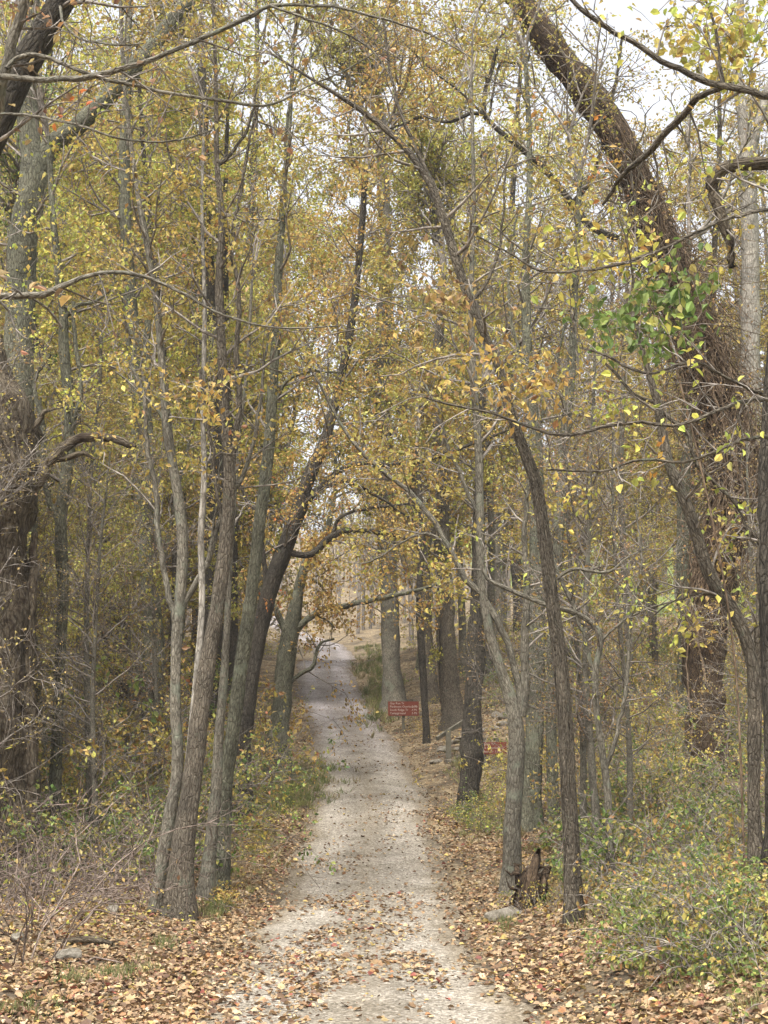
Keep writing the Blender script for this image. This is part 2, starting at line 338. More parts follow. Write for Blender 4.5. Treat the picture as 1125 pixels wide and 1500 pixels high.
# ------------------------------------------------------------------ trees
LEAFY = 38.0
class Tree:
    def __init__(s, name, label, group=None, base=None, cat='tree'):
        s.o = thing(name, label, cat, tuple(base), group); s.tw = Tubes(); s.lp = []; s.la = []; s.ls = []; s.lc = []
    def leaf_at(s, p, d, n, size, pal, spread=.12):
        n = int(n)
        if n < 1: return
        q = p + rng.normal(0, spread, (n, 3))
        a = unit(n)*.8 + d*.6 + np.array((0, 0, -.45)); s.lp.append(q); s.la.append(a)
        s.ls.append(size*rng.uniform(.65, 1.25, n)); s.lc.append(colours(pal, n)*rng.normal(1, .12))
    def grow(s, p, d, L, r, lev, maxlev, lf, size, pal, up=.12, dens=1.0):
        k = max(3, min(7, int(L/.22))); pts = [p]; d = nrm(d); q = p.copy()
        for i in range(k):
            d = nrm(d + rng.normal(0, .16, 3) + np.array((0, 0, up*(.5 if lev < maxlev else -.3)))); q = q + d*L/k; pts.append(q)
        pts = np.array(pts); s.tw.add(pts, np.linspace(max(r, .006), max(r*.3, .0032), k+1), 5 if r > .018 else 3)
        if lev < maxlev:
            nc = max(2, int(L*dens*(2.3 if lev == 1 else 4.2)+random.random()))
            for c in range(nc):
                t = random.uniform(.2, 1)*k; i = min(int(t), k-1); pp = pts[i]+(pts[i+1]-pts[i])*(t-i)
                dd = nrm(pts[i+1]-pts[i]); sd = nrm(np.cross(dd, rng.normal(size=3)))
                s.grow(pp, dd*random.uniform(.5, .9)+sd*random.uniform(.5, .9), L*random.uniform(.3, .58), r*.5, lev+1, maxlev, lf, size, pal, up, dens)
        if lev >= maxlev-1 and random.random() < .62:
            cl = random.choice([.5, 1., 1.5, 2.6])
            for i in range(1, k+1): s.leaf_at(pts[i], d, rng.poisson(cl*lf*LEAFY*(1 if lev == maxlev else .5)*L/k), size, pal, .05+L*.06)
    def sides(s, pts, rad, n, L, t0, maxlev, lf, size, pal, up=.12, dens=1.0, t1=1.0):
        m = len(pts)
        for c in range(n):
            t = (t0+(t1-t0)*(c+random.random())/n)*(m-1); i = min(int(t), m-2); p = pts[i]+(pts[i+1]-pts[i])*(t-i)
            dd = nrm(pts[i+1]-pts[i]); sd = nrm(np.cross(dd, rng.normal(size=3)))
            s.grow(p, sd+dd*random.uniform(.25, .9), L*random.uniform(.55, 1.25)*(1-.35*t/m), min(rad[i]*.5, .012+L*.007), 1, maxlev, lf, size, pal, up, dens)
    def finish(s, twigmat='twig', detail=False, cull=True):
        t = s.tw.build('twigs', M[twigmat], s.o)
        if t: t['kind'] = 'stuff'
        if s.lp:
            p = np.concatenate(s.lp); a = np.concatenate(s.la); z = np.concatenate(s.ls); c = np.concatenate(s.lc)
            if cull:
                u, v = project(p); k = (u > -330) & (u < W0+330) & (v > -300) & (p[:, 1] > 3); p, a, z, c = p[k], a[k], z[k], c[k]
            if len(p): leaf_object('crown', s.o, p, a, unit(len(p))*.7+np.array((0, 0, .6)), z, c, detail=detail)
            return len(p)
        return 0
NL = [0]
def traced(name, label, Z, trunk, limbs=(), mat='grey', base=None, lf=1.0, size=.072, pal='olive', nb=12, bl=2.6, b0=.4,
           maxlev=3, rough=.22, top=True, dens=1.0, flare=.5, group=None, detail=False, twigmat='twig', limb_br=5, limb_len=1.2, limb_lf=None, limb_mat=None, limb_rough=.25):
    """trunk: (px, py, width px[, Z]); limbs: lists of the same"""
    def kink(p, r):
        n = len(p); t = np.arange(n)*.45; s0 = random.randint(0, 999); k = np.minimum(np.arange(n)/3., 1)
        return p+np.stack([vnoise(t, 0*t+.5, s0+j)+.6*vnoise(t*2.7, 0*t+.5, s0+j+9) for j in range(3)], -1)*(np.minimum(r, .022)*1.3+.01)[:, None]*k[:, None]
    def conv(tr, Zd):
        pts, rad = [], []
        for q in tr:
            z = q[3] if len(q) > 3 else Zd; pts.append(P(q[0], q[1], z)); rad.append(max(q[2]/2/px_m(z), .003))
        return pts, rad
    pts, rad = conv(trunk, Z)
    b = pts[0].copy(); gz = g1(b[0], b[1])
    if b[2] > gz + .1:
        k = max(1, int((b[2]-gz)/1.5)); ext = [np.array((b[0]+(.05*(b[0])*0), b[1], gz-.3+(b[2]-gz+.3)*i/(k+1))) for i in range(k+1)]
        pts = ext + pts; rad = [rad[0]*1.12]*len(ext) + rad
    else:
        pts[0][2] = gz-.3
    root = np.array((pts[0][0], pts[0][1], gz))
    T = Tree(name, label, group, root)
    sp, sr = spline(pts, rad, .16 if Z < 32 else .3)
    h = np.maximum(sp[:, 2]-gz, 0); sr = sr*(1+flare*np.exp(-h/.22))
    tb = Tubes(); tb.add(sp, sr, 14 if Z < 32 else 9, rough); tb.build('trunk', M[mat], T.o)
    if nb: T.sides(sp, sr, nb, bl, b0, maxlev, lf, size, pal, dens=dens)
    if top:
        dd = nrm(sp[-1]-sp[-3])
        for k in range(3):
            T.grow(sp[-1], dd+rng.normal(0, .3, 3), bl*1.3, sr[-1]*.85, 1, maxlev, lf, size, pal, dens=dens)
    for li in limbs:
        lp, lr = conv(li, Z); lp, lr = spline(lp, lr, .07); lp = kink(lp, lr); tb = Tubes(); tb.add(lp, lr, 9, limb_rough); tb.build('limb', M[limb_mat or mat], T.o)
        if limb_br: T.sides(lp, lr, limb_br, limb_len, .25, max(2, maxlev-1), lf if limb_lf is None else limb_lf, size, pal, dens=dens)
    T.sp = sp; T.sr = sr
    return T
def done(T, **k): NL[0] += T.finish(**k); return T
def spray(T, px, py, Z, rx, ry, n, size, pal, per=7):
    """a drooping spray of larger leaves round a twig"""
    for i in range(max(1, n//per)):
        c = P(px+rng.normal(0, rx*.5), py+rng.normal(0, ry*.5), Z+rng.normal(0, .35))
        d = nrm(rng.normal(size=3)+np.array((0, 0, -.2))); L = rng.uniform(.2, .5)
        pts = np.array([c-d*L*.5, c, c+d*L*.5+np.array((0, 0, -.05))]); T.tw.add(pts, [.004, .003, .0018], 3)
        for q in np.linspace(0, 1, 3): T.leaf_at(pts[0]+(pts[2]-pts[0])*q, d, per/3+random.random(), size, pal, .05)

# ------------------------------------------------------------------ ground and path
def axis(parts): return np.unique(np.concatenate([np.arange(a, b, s) for a, b, s in parts]))
gx = axis([(-140, -30, 5), (-30, -9, .8), (-9, -3.2, .25), (-3.2, 3.6, .11), (3.6, 9, .25), (9, 30, .8), (30, 146, 5)])
gy = axis([(-8, 6, .5), (6, 14, .11), (14, 30, .22), (30, 70, .45), (70, 130, 1.5), (130, 420, 12)])
X, Y = np.meshgrid(gx, gy); Zg = G(X, Y)
inside = np.clip((hw(Y)+.12-np.abs(X-xc(Y)))/.15, 0, 1); Zs = Zg - inside*.05
V = np.stack([X, Y, Zs], -1).reshape(-1, 3); nx, ny = len(gx), len(gy)
i = (np.arange(ny-1)[:, None]*nx+np.arange(nx-1)[None]).ravel(); f = np.stack([i, i+1, i+nx+1, i+nx], -1)
ground = link('ground', mesh_np('ground', V, f.ravel(), np.full(len(f), 4), None, True, (M['ground'],)))
ground['kind'] = 'structure'; ground['label'] = 'brown woodland floor under fallen leaves rising to hillsides behind'
py = axis([(-4, 6, .4), (6, 14, .1), (14, 30, .2), (30, 70, .4), (70, 170, 1.5)]); nc = 27
tt = np.linspace(-1, 1, nc); Yp = np.repeat(py[:, None], nc, 1)
edge = hw(Yp)*(1+.24*vnoise(Yp*.45, np.sign(tt)[None]*5+0*Yp, 11)+.16*vnoise(Yp*2.6, np.sign(tt)[None]*9+0*Yp, 12))
Xp = xc(Yp)+tt[None]*edge
Zp = G(Xp, Yp)+.012*np.cos(tt*math.pi*.5)[None] - .012*np.exp(-((np.abs(tt)-.52)/.16)**2)[None] + vnoise(Xp*7, Yp*7, 21)*.014 + .004
Zp[:, 0] -= .06; Zp[:, -1] -= .06
V = np.stack([Xp, Yp, Zp], -1).reshape(-1, 3); n_ = len(py)
i = (np.arange(n_-1)[:, None]*nc+np.arange(nc-1)[None]).ravel(); f = np.stack([i, i+1, i+nc+1, i+nc], -1)
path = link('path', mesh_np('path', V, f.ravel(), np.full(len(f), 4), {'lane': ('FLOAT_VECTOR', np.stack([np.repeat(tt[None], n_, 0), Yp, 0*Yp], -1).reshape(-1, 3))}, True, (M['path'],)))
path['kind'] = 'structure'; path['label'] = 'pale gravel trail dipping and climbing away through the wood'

# ------------------------------------------------------------------ trees left of the path
def base(px, py): return float(hit(px, py)[1])
T = traced('dead_tree', 'thick broken dead trunk with a snapped side limb and torn bark', 19,
  [(-14, 1265, 150), (-16, 1150, 128), (-16, 1000, 118), (-14, 850, 112), (-8, 760, 116), (-4, 690, 118), (-4, 640, 114), (-4, 600, 98), (-10, 560, 66), (-6, 530, 36), (-2, 505, 16), (2, 490, 4)],
  [[(30, 760, 18), (54, 708, 19), (70, 682, 17), (92, 658, 16), (112, 645, 14), (140, 638, 13), (165, 642, 12), (190, 650, 11), (198, 653, 6)],
   [(70, 676, 10), (100, 668, 9), (122, 664, 7), (138, 672, 4)],
   [(40, 640, 16), (56, 618, 11), (66, 604, 8), (97, 596, 2)],
   [(46, 1262, 38), (42, 1180, 32), (40, 1080, 30), (40, 980, 22), (46, 880, 14), (50, 780, 10)],
   [(2, 620, 12, 18.3), (10, 650, 10, 18.3), (20, 680, 9, 18.3), (22, 710, 8, 18.3), (45, 720, 5, 18.4)]],
  mat='dead', nb=0, top=False, rough=.34, limb_br=0, flare=.25, limb_rough=.35)
done(T)
T = traced('forked_tree', 'grey-green forked tree behind the broken dead trunk', 22,
  [(30, 700, 46), (28, 600, 45), (28, 480, 44), (34, 350, 42), (50, 255, 42), (44, 200, 32), (40, 110, 30), (46, 0, 27), (50, -120, 20)],
  [[(52, 262, 30), (72, 218, 30), (115, 185, 27), (150, 150, 26), (190, 107, 26), (235, 55, 24), (275, 0, 22), (310, -60, 18)]],
  mat='green', nb=12, bl=2.2, b0=.6, pal='olive', lf=.45, limb_br=4, limb_len=1.2, limb_lf=.2)
done(T)
T = traced('leaning_tree', 'dark lichen-spotted leaning trunk with long bare limbs reaching over the path', 11,
  [(-150, 1000, 60), (-140, 700, 56), (-110, 450, 52), (-50, 280, 48), (2, 170, 46), (30, 105, 44), (62, 50, 43), (88, 0, 42), (118, -60, 38)],
  [[(-40, 120, 12, 10.6), (0, 112, 10, 10.4), (60, 117, 10, 10.2), (110, 116, 9, 10.1), (150, 108, 9, 10), (200, 93, 9, 10), (240, 80, 8, 10), (285, 62, 8, 10), (330, 42, 7, 10), (370, 22, 7, 10), (395, 6, 6, 10), (430, 8, 5, 10), (490, 10, 5, 10), (560, 28, 4, 10), (640, 55, 3, 10), (690, 85, 2, 10)],
   [(10, 100, 7, 10.4), (24, 84, 7, 10.4), (45, 79, 7, 10.3), (75, 86, 7, 10.3), (120, 103, 7, 10.2), (165, 118, 6, 10.2), (220, 128, 6, 10.2), (265, 138, 5, 10.2), (310, 146, 5, 10.2), (360, 154, 5, 10.2), (400, 152, 4, 10.2), (450, 128, 3, 10.2), (505, 104, 3, 10.2), (560, 70, 2, 10.2)],
   [(-60, 180, 5, 10.6), (0, 168, 4, 10.3), (60, 171, 4, 10.2), (130, 189, 3.6, 10), (190, 206, 3.2, 10), (250, 208, 3, 10), (310, 192, 2.4, 10)],
   [(-110, 452, 12, 11), (-40, 444, 11, 10), (0, 436, 10, 9.6), (60, 433, 10, 9.5), (85, 420, 9, 9.5), (115, 408, 7.5, 9.5), (150, 401, 7, 9.5), (200, 402, 6, 9.5), (250, 420, 5, 9.5), (300, 448, 4, 9.5), (350, 470, 3.4, 9.5), (420, 480, 3, 9.5), (495, 477, 2, 9.5)],
   [(-10, 190, 14, 10.8), (8, 110, 16, 10.6), (24, 40, 16, 10.5), (45, -20, 14, 10.4)],
   [(395, 8, 4, 10), (440, 25, 4, 10), (500, 45, 3.4, 10), (545, 75, 3, 10), (570, 110, 2, 10)],
   [(88, 10, 5, 10.8), (92, 30, 4, 10.6), (110, 52, 4, 10.5), (140, 62, 3.4, 10.4), (175, 67, 3, 10.4), (210, 64, 2, 10.4)]],
  mat='dark', nb=4, bl=1.2, b0=.8, maxlev=2, pal='brown', lf=.25, limb_br=9, limb_len=.6, limb_lf=.06, limb_mat='grey')
spray(T, 60, 30, 10.5, 50, 30, 14, .08, 'brown'); spray(T, 25, 408, 9.4, 25, 12, 10, .11, 'brown'); spray(T, 120, 150, 10.3, 40, 20, 9, .07, 'orange')
done(T, detail=True)
T = traced('slender_tree', 'slender grey-green tree forking beside the snapped dead limb', 20,
  [(86, 1010, 16), (92, 880, 17), (90, 760, 18), (100, 660, 18), (102, 600, 17), (94, 520, 15), (92, 450, 13), (80, 340, 10), (70, 200, 8)],
  [[(86, 770, 9), (72, 730, 9), (62, 690, 9), (63, 620, 8), (50, 560, 6), (75, 520, 5)], [(104, 625, 8), (116, 590, 8), (118, 550, 7), (110, 500, 6), (108, 440, 5)],
   [(95, 465, 7), (112, 448, 6), (140, 442, 5), (165, 420, 4), (180, 395, 3)]],
  mat='green', nb=12, bl=1.9, b0=.45, pal='lime', lf=1.1)
spray(T, 110, 340, 20, 110, 80, 700, .085, 'lime'); done(T)
T = traced('oak_tree', 'tall grey oak trunk rising behind the slender forked trees', 28,
  [(226, 940, 28), (218, 840, 27), (210, 740, 27), (204, 620, 26), (197, 520, 24), (188, 400, 20), (182, 250, 17), (186, 100, 13), (190, -20, 10)],
  [[(224, 900, 15, 27), (222, 780, 14, 27), (218, 660, 14, 27), (214, 560, 12, 27), (216, 470, 10, 27)]], mat='green', nb=20, bl=3., b0=.45, pal='olive', lf=1.1, size=.085)
done(T)
T = traced('curving_tree', 'grey multi-stemmed tree with swollen dark knots low on its stem', base(228, 1335),
  [(226, 1335, 20), (238, 1265, 19), (250, 1190, 18), (260, 1130, 17), (257, 1030, 16), (259, 940, 17), (265, 860, 17), (268, 790, 16), (258, 710, 15), (245, 630, 14), (238, 540, 12), (226, 420, 10), (200, 270, 8), (182, 120, 6), (176, 0, 5)],
  [[(266, 890, 9), (288, 855, 9), (306, 815, 8), (318, 770, 8), (338, 728, 7), (358, 690, 7), (372, 645, 6), (380, 590, 5), (388, 520, 4), (402, 440, 3)],
   [(258, 920, 9), (246, 860, 9), (234, 800, 8), (228, 720, 8), (216, 650, 7), (210, 580, 6), (190, 530, 4)],
   [(243, 620, 6), (222, 590, 5), (200, 570, 4), (170, 545, 3)], [(305, 815, 4), (318, 740, 3.5), (322, 690, 3), (338, 640, 2.6)]],
  mat='grey', nb=14, bl=1.5, b0=.55, pal='gold', lf=.85, rough=.3)
spray(T, 260, 570, 16, 90, 28, 150, .085, 'gold'); done(T)
T = traced('maple_tree', 'stout brown-barked tree with flared foot and forked pale top beside the brambles', base(268, 1345),
  [(266, 1345, 42), (264, 1290, 36), (270, 1230, 32), (280, 1160, 28), (292, 1060, 27), (304, 970, 24), (318, 890, 21), (330, 800, 19), (336, 700, 18), (330, 620, 15), (325, 520, 14), (321, 420, 12), (325, 320, 10), (318, 240, 8), (316, 120, 6), (312, 0, 5)],
  [[(334, 700, 11), (345, 650, 10), (350, 590, 9), (346, 520, 8), (350, 440, 7), (340, 360, 6), (352, 290, 5), (366, 200, 4), (380, 150, 3)],
   [(323, 240, 6), (338, 226, 5), (356, 198, 5), (370, 165, 4), (378, 120, 3)], [(332, 780, 6), (318, 730, 6), (312, 660, 6), (300, 600, 5), (290, 520, 4)],
   [(328, 330, 5), (300, 280, 4), (262, 262, 4), (245, 210, 3), (240, 150, 3)]],
  mat='brown', nb=16, bl=1.6, b0=.55, pal='olive', lf=.7)
spray(T, 330, 560, 15.5, 80, 30, 100, .085, 'gold'); done(T)
T = traced('pale_sapling', 'thin pale straight sapling close against the stout brown-barked tree', 16.6,
  [(262, 1290, 13), (270, 1180, 12), (281, 1080, 12), (290, 980, 11), (296, 880, 10), (294, 790, 10), (299, 700, 9), (297, 600, 8), (300, 460, 7), (296, 300, 5), (300, 150, 4)], mat='pale', nb=9, bl=1.1, b0=.5, pal='gold', lf=.7)
done(T)
T = traced('ridged_tree', 'tree with twisted ridged red-brown foot and grey-green stem at the verge', base(322, 1305),
  [(318, 1308, 27), (326, 1230, 22), (330, 1150, 19), (338, 1090, 18), (346, 1030, 20), (356, 960, 21), (368, 870, 19), (378, 780, 18), (389, 700, 18), (397, 610, 17), (404, 500, 15), (408, 400, 13), (414, 300, 9), (424, 190, 6), (430, 60, 5)],
  [[(412, 350, 6), (420, 300, 5), (418, 230, 5), (428, 140, 4), (470, 60, 3)], [(398, 600, 6), (420, 560, 5), (450, 545, 4), (500, 545, 3)]],
  mat='green', nb=14, bl=1.7, b0=.5, pal='mix', lf=.8, rough=.3)
done(T)
T = traced('twin_sapling', 'smooth grey stem leaning beside the ridged red-brown foot', base(299, 1315),
  [(298, 1316, 22), (308, 1240, 18), (316, 1160, 17), (320, 1090, 15), (326, 1020, 12), (332, 930, 10), (336, 840, 9), (342, 740, 8), (350, 640, 6), (362, 540, 5), (370, 400, 4)], mat='grey', nb=9, bl=1.2, b0=.5, pal='gold', lf=.8)
done(T)
T = traced('arching_oak', 'dark leaning oak with orange leaves arching over the path', 27,
  [(352, 1130, 30), (362, 1020, 27), (378, 930, 26), (400, 850, 25), (420, 795, 25), (438, 745, 23), (456, 690, 21), (476, 645, 16), (498, 560, 13), (514, 480, 12), (526, 380, 10), (536, 250, 8)],
  [[(446, 740, 9), (470, 712, 8), (500, 688, 8), (530, 678, 7), (570, 680, 7), (620, 675, 6), (660, 662, 5), (705, 645, 5), (745, 630, 3)],
   [(452, 722, 8), (480, 712, 7), (512, 704, 6), (545, 722, 5), (575, 742, 4), (604, 762, 3)],
   [(420, 808, 9), (450, 813, 10), (466, 804, 10), (482, 788, 10), (510, 777, 9), (540, 778, 7), (575, 783, 6), (615, 795, 4)],
   [(392, 880, 8), (384, 800, 7), (380, 760, 6), (360, 730, 5), (350, 700, 3)], [(484, 790, 6), (498, 760, 5), (540, 745, 4), (600, 738, 3)]],
  mat='dark', nb=18, bl=2.4, b0=.35, pal='gold', lf=1.1, limb_br=7, limb_len=1.3)
spray(T, 440, 740, 27, 60, 50, 80, .085, 'orange'); spray(T, 400, 860, 27, 40, 60, 45, .085, 'orange'); spray(T, 500, 420, 27, 70, 120, 700, .095, 'gold'); spray(T, 560, 690, 27, 80, 40, 110, .08, 'olive'); done(T)
T = traced('hollow_tree', 'old grey tree with hollow mossy foot at the bend of the path', base(405, 1142),
  [(404, 1142, 42), (408, 1085, 33), (414, 1010, 27), (424, 935, 26), (436, 875, 17), (452, 815, 13), (474, 785, 10), (488, 740, 7), (492, 690, 6), (488, 640, 5), (480, 560, 4)],
  [[(424, 945, 11), (410, 905, 10), (402, 888, 9), (385, 868, 7), (370, 830, 5)],
   [(428, 930, 12), (450, 908, 10), (478, 892, 9), (500, 888, 9), (540, 880, 8), (580, 872, 7), (620, 862, 5), (675, 845, 3)],
   [(432, 920, 5), (455, 905, 4), (475, 905, 3), (490, 920, 2)],
   [(420, 1005, 6), (438, 988, 6), (458, 976, 6), (463, 958, 5), (470, 942, 4), (490, 936, 3)],
   [(452, 845, 5), (470, 858, 4), (485, 880, 3), (498, 900, 2)]],
  mat='green', nb=12, bl=2.2, b0=.45, pal='gold', lf=1.2, rough=.35, limb_br=7, limb_len=1.2, flare=.7, size=.09)
spray(T, 520, 905, 32, 60, 22, 150, .085, 'gold'); spray(T, 490, 700, 32, 60, 80, 170, .085, 'olive'); done(T)
T = traced('draped_tree', 'dark slanting trunk hung with dry vine strands in the thicket', 30,
  [(170, 930, 44), (150, 820, 44), (128, 730, 40), (100, 650, 34), (70, 570, 28), (45, 480, 22), (20, 380, 16)], mat='dark', nb=16, bl=2.6, b0=.3, pal='green', lf=1.1, size=.085)
for k in range(60):
    c = P(125+rng.normal(0, 26), 740+rng.normal(0, 40), 29.5+rng.normal(0, .4)); L = rng.uniform(.8, 2.2)
    q = np.array([c+np.array((rng.normal(0, .05), rng.normal(0, .05), -L*t)) + np.array((math.sin(t*3+k)*.1, 0, 0)) for t in np.linspace(0, 1, 7)]); T.tw.add(q, np.full(7, .006), 3)
done(T)
T = traced('black_trunk', 'black straight trunk standing behind the pale sapling', 33, [(310, 960, 30), (312, 800, 30), (313, 680, 30), (311, 560, 28), (305, 420, 22), (300, 260, 16), (296, 100, 12)], mat='dark', nb=18, bl=3., b0=.4, pal='olive', lf=1.1, size=.09)
done(T)
# ------------------------------------------------------------------ trees right of the path
T = traced('hill_oak', 'wide grey oak trunk behind the upper brown trail sign', base(577, 1040),
  [(578, 1040, 34), (574, 980, 28), (571, 900, 26), (566, 780, 26), (563, 650, 26), (560, 500, 22), (565, 350, 18), (560, 200, 14)], mat='grey', nb=22, bl=3.6, b0=.3, pal='mix', lf=1.2, size=.11)
done(T)
T = traced('thin_tree', 'thin bare dark stem just downhill of the upper trail sign', 38, [(626, 1095, 9), (622, 1030, 11), (618, 960, 11), (614, 880, 10), (618, 780, 8), (610, 650, 6)], mat='dark', nb=12, bl=2., b0=.4, pal='gold', lf=1.2, size=.1)
done(T)
T = traced('burnt_foot_tree', 'thick brown trunk with blackened hollow foot above the handrail', base(663, 1066),
  [(664, 1066, 34), (660, 1010, 28), (656, 940, 25), (652, 850, 22), (648, 720, 18), (640, 560, 15), (650, 400, 12)], [[(652, 1066, 6), (646, 1000, 6), (642, 930, 6), (640, 860, 5), (636, 760, 4)]],
  mat='brown', nb=20, bl=3.2, b0=.35, pal='mix', lf=1.2, size=.11, rough=.35)
done(T)
T = traced('knobbed_trunk', 'straight black trunk with a swollen knob half hiding the lower trail sign', base(688, 1186),
  [(687, 1188, 30), (688, 1150, 31), (690, 1112, 33), (690, 1100, 35), (691, 1080, 30), (693, 1030, 26), (696, 970, 25), (698, 900, 21), (700, 850, 18), (699, 780, 15), (703, 680, 12), (708, 560, 9)], mat='dark', nb=14, bl=2.2, b0=.55, pal='gold', lf=1.1, rough=.3, flare=.15)
done(T)
Zr = base(746, 1310)
T = traced('forking_tree', 'grey tree forking at chest height with one limb arching far over the path', Zr,
  [(746, 1312, 27), (750, 1230, 25), (754, 1140, 25), (757, 1070, 25), (750, 1030, 20), (735, 985, 16), (720, 935, 14), (709, 880, 13), (704, 820, 12), (703, 740, 12), (700, 650, 12), (694, 560, 11), (690, 450, 9), (694, 300, 7), (690, 120, 5)],
  [[(762, 1050, 14), (762, 1010, 10), (752, 975, 10), (740, 935, 10), (722, 900, 10), (704, 870, 10), (682, 848, 9), (660, 808, 9), (632, 760, 8), (592, 714, 7), (560, 690, 7), (526, 657, 6), (498, 620, 5), (470, 565, 4), (440, 520, 3)],
   [(764, 1050, 14), (770, 1000, 13), (768, 940, 12), (772, 870, 10), (768, 780, 8), (775, 700, 6)],
   [(704, 760, 7), (690, 735, 6), (672, 690, 6), (655, 650, 6), (642, 600, 5), (620, 560, 4)],
   [(660, 808, 4), (640, 788, 4), (615, 782, 3.4), (580, 800, 3), (545, 822, 3), (530, 825, 2)]],
  mat='grey', nb=14, bl=1.9, b0=.5, pal='olive', lf=1.0, limb_br=8, limb_len=1.1)
spray(T, 645, 440, 13, 55, 60, 170, .085, 'brown'); spray(T, 640, 860, 17, 80, 50, 140, .065, 'olive'); spray(T, 600, 640, 16, 90, 80, 420, .075, 'olive'); done(T)
T = traced('upright_tree', 'straight olive-grey tree between the forking tree and the shaggy trunk', base(780, 1212),
  [(777, 1213, 27), (781, 1120, 25), (785, 1010, 25), (787, 900, 23), (786, 800, 21), (787, 700, 20), (781, 600, 18), (775, 540, 16), (770, 400, 12), (776, 250, 9), (770, 80, 7)],
  [[(785, 640, 7), (800, 590, 6), (812, 540, 5), (830, 470, 4)], [(780, 560, 6), (750, 480, 5), (745, 400, 4), (760, 300, 3)]], mat='green', nb=16, bl=2.1, b0=.5, pal='lime', lf=.5)
spray(T, 770, 560, 14, 90, 40, 260, .095, 'gold'); spray(T, 830, 720, 18, 60, 50, 140, .085, 'lime'); done(T)
T = traced('far_stem', 'slim mossy stem behind the shaggy vine-barked trunk', base(812, 1202),
  [(812, 1203, 15), (808, 1100, 16), (807, 1000, 15), (814, 860, 16), (820, 750, 17), (826, 650, 16), (836, 560, 13), (842, 420, 10), (850, 250, 8)], mat='green', nb=14, bl=2., b0=.5, pal='olive', lf=.4)
done(T)
Zs_ = base(840, 1348)
SH = .84
T = traced('shaggy_tree', 'shaggy vine-barked trunk leaning left and arching high over the path', Zs_,
  [(p_, q_, w_*SH) for p_, q_, w_ in [(840, 1348, 28), (838, 1260, 26), (833, 1160, 24), (828, 1060, 24), (820, 965, 22), (808, 875, 21), (797, 785, 21), (783, 700, 20), (764, 650, 18), (745, 595, 15), (732, 540, 14), (710, 490, 14), (688, 440, 15), (668, 380, 16), (650, 320, 15), (630, 270, 14), (600, 225, 12), (560, 185, 10), (515, 152, 8), (450, 112, 5), (400, 80, 4)]],
  [[(660, 350, 8), (640, 280, 7), (600, 200, 6), (575, 120, 5), (560, 30, 4)], [(690, 445, 6), (720, 400, 5), (735, 330, 4), (742, 220, 3)]],
  mat='brown', nb=14, bl=1.5, b0=.6, pal='mix', lf=.8, rough=.35)
tb = Tubes()
for k in range(170):
    n_ = len(T.sp); a = random.randint(1, int(n_*.45)); L = random.randint(6, 16); idx = np.arange(a, min(a+L, n_-1)); ph = random.random()*6.3; tw = rng.normal(0, .18)
    rr = T.sr[idx]*1.02+.004; q = T.sp[idx]+np.stack([np.cos(ph+tw*np.arange(len(idx)))*rr, np.sin(ph+tw*np.arange(len(idx)))*rr, 0*rr], -1)
    if len(idx) > 3: tb.add(q, np.full(len(idx), random.uniform(.002, .006)), 4)
o = tb.build('clinging_stems', M['brown'], T.o); o['kind'] = 'stuff'
spray(T, 700, 530, 12, 60, 45, 110, .085, 'gold'); done(T)
T = traced('crooked_sapling', 'pale crooked sapling bending left across the shaggy trunk', base(893, 1302),
  [(893, 1304, 12), (893, 1220, 12), (889, 1150, 11), (880, 1085, 10), (872, 1020, 9), (874, 970, 9), (880, 940, 9), (874, 920, 9), (858, 906, 8), (838, 896, 8), (800, 886, 7), (765, 872, 7), (738, 860, 6), (714, 848, 5), (706, 826, 4), (712, 802, 3)],
  [[(873, 1005, 6), (862, 955, 6), (848, 912, 6), (836, 880, 6), (822, 850, 5), (812, 826, 5), (806, 800, 3)], [(816, 848, 5), (828, 838, 5), (845, 834, 5), (870, 838, 4), (892, 838, 4), (918, 818, 3), (950, 800, 2)],
   [(880, 940, 5), (905, 915, 4), (940, 895, 3.4), (990, 880, 2.5)], [(885, 1130, 7), (905, 1070, 6), (918, 990, 6), (925, 900, 5), (940, 820, 4), (930, 740, 3)]],
  mat='grey', nb=8, bl=.9, b0=.4, maxlev=2, pal='lime', lf=.4, top=False, limb_br=9, limb_len=.7, limb_lf=.25)
done(T)
Zv = base(1042, 1142)
VT = traced('vine_wrapped_tree', 'massive leaning tree swathed in dry tangled vines', Zv,
  [(1042, 1144, 66), (1036, 1050, 58), (1036, 950, 60), (1048, 850, 62), (1070, 760, 64), (1078, 690, 64), (1062, 610, 62), (1032, 530, 58), (995, 430, 52), (960, 330, 48), (925, 250, 46), (890, 180, 45), (840, 110, 44), (795, 50, 42), (760, 0, 40), (720, -70, 36)],
  [[(905, 350, 10), (862, 330, 11), (845, 308, 11), (820, 275, 10), (790, 240, 9), (760, 215, 8), (730, 190, 8), (712, 170, 8), (708, 150, 7), (722, 95, 6), (742, 40, 5), (775, 0, 4)],
   [(838, 299, 9), (858, 275, 8), (872, 250, 7), (882, 215, 7), (892, 165, 6), (904, 110, 5), (912, 50, 4)],
   [(712, 168, 6), (690, 166, 6), (655, 180, 5), (620, 172, 5), (590, 182, 4), (550, 195, 3)],
   [(716, 170, 4), (735, 92, 4), (752, 92, 4), (772, 90, 4), (776, 75, 3)], [(720, 180, 4), (680, 140, 3.4), (630, 100, 3), (590, 60, 2.4)]],
  mat='rot', nb=10, bl=2.4, b0=.6, pal='mix', lf=.7, rough=.4, limb_br=9, limb_len=1.2, limb_mat='dark')
spray(VT, 800, 150, 20, 70, 60, 26, .12, 'orange', 3); spray(VT, 880, 240, 20, 50, 40, 24, .12, 'orange', 3); done(VT)
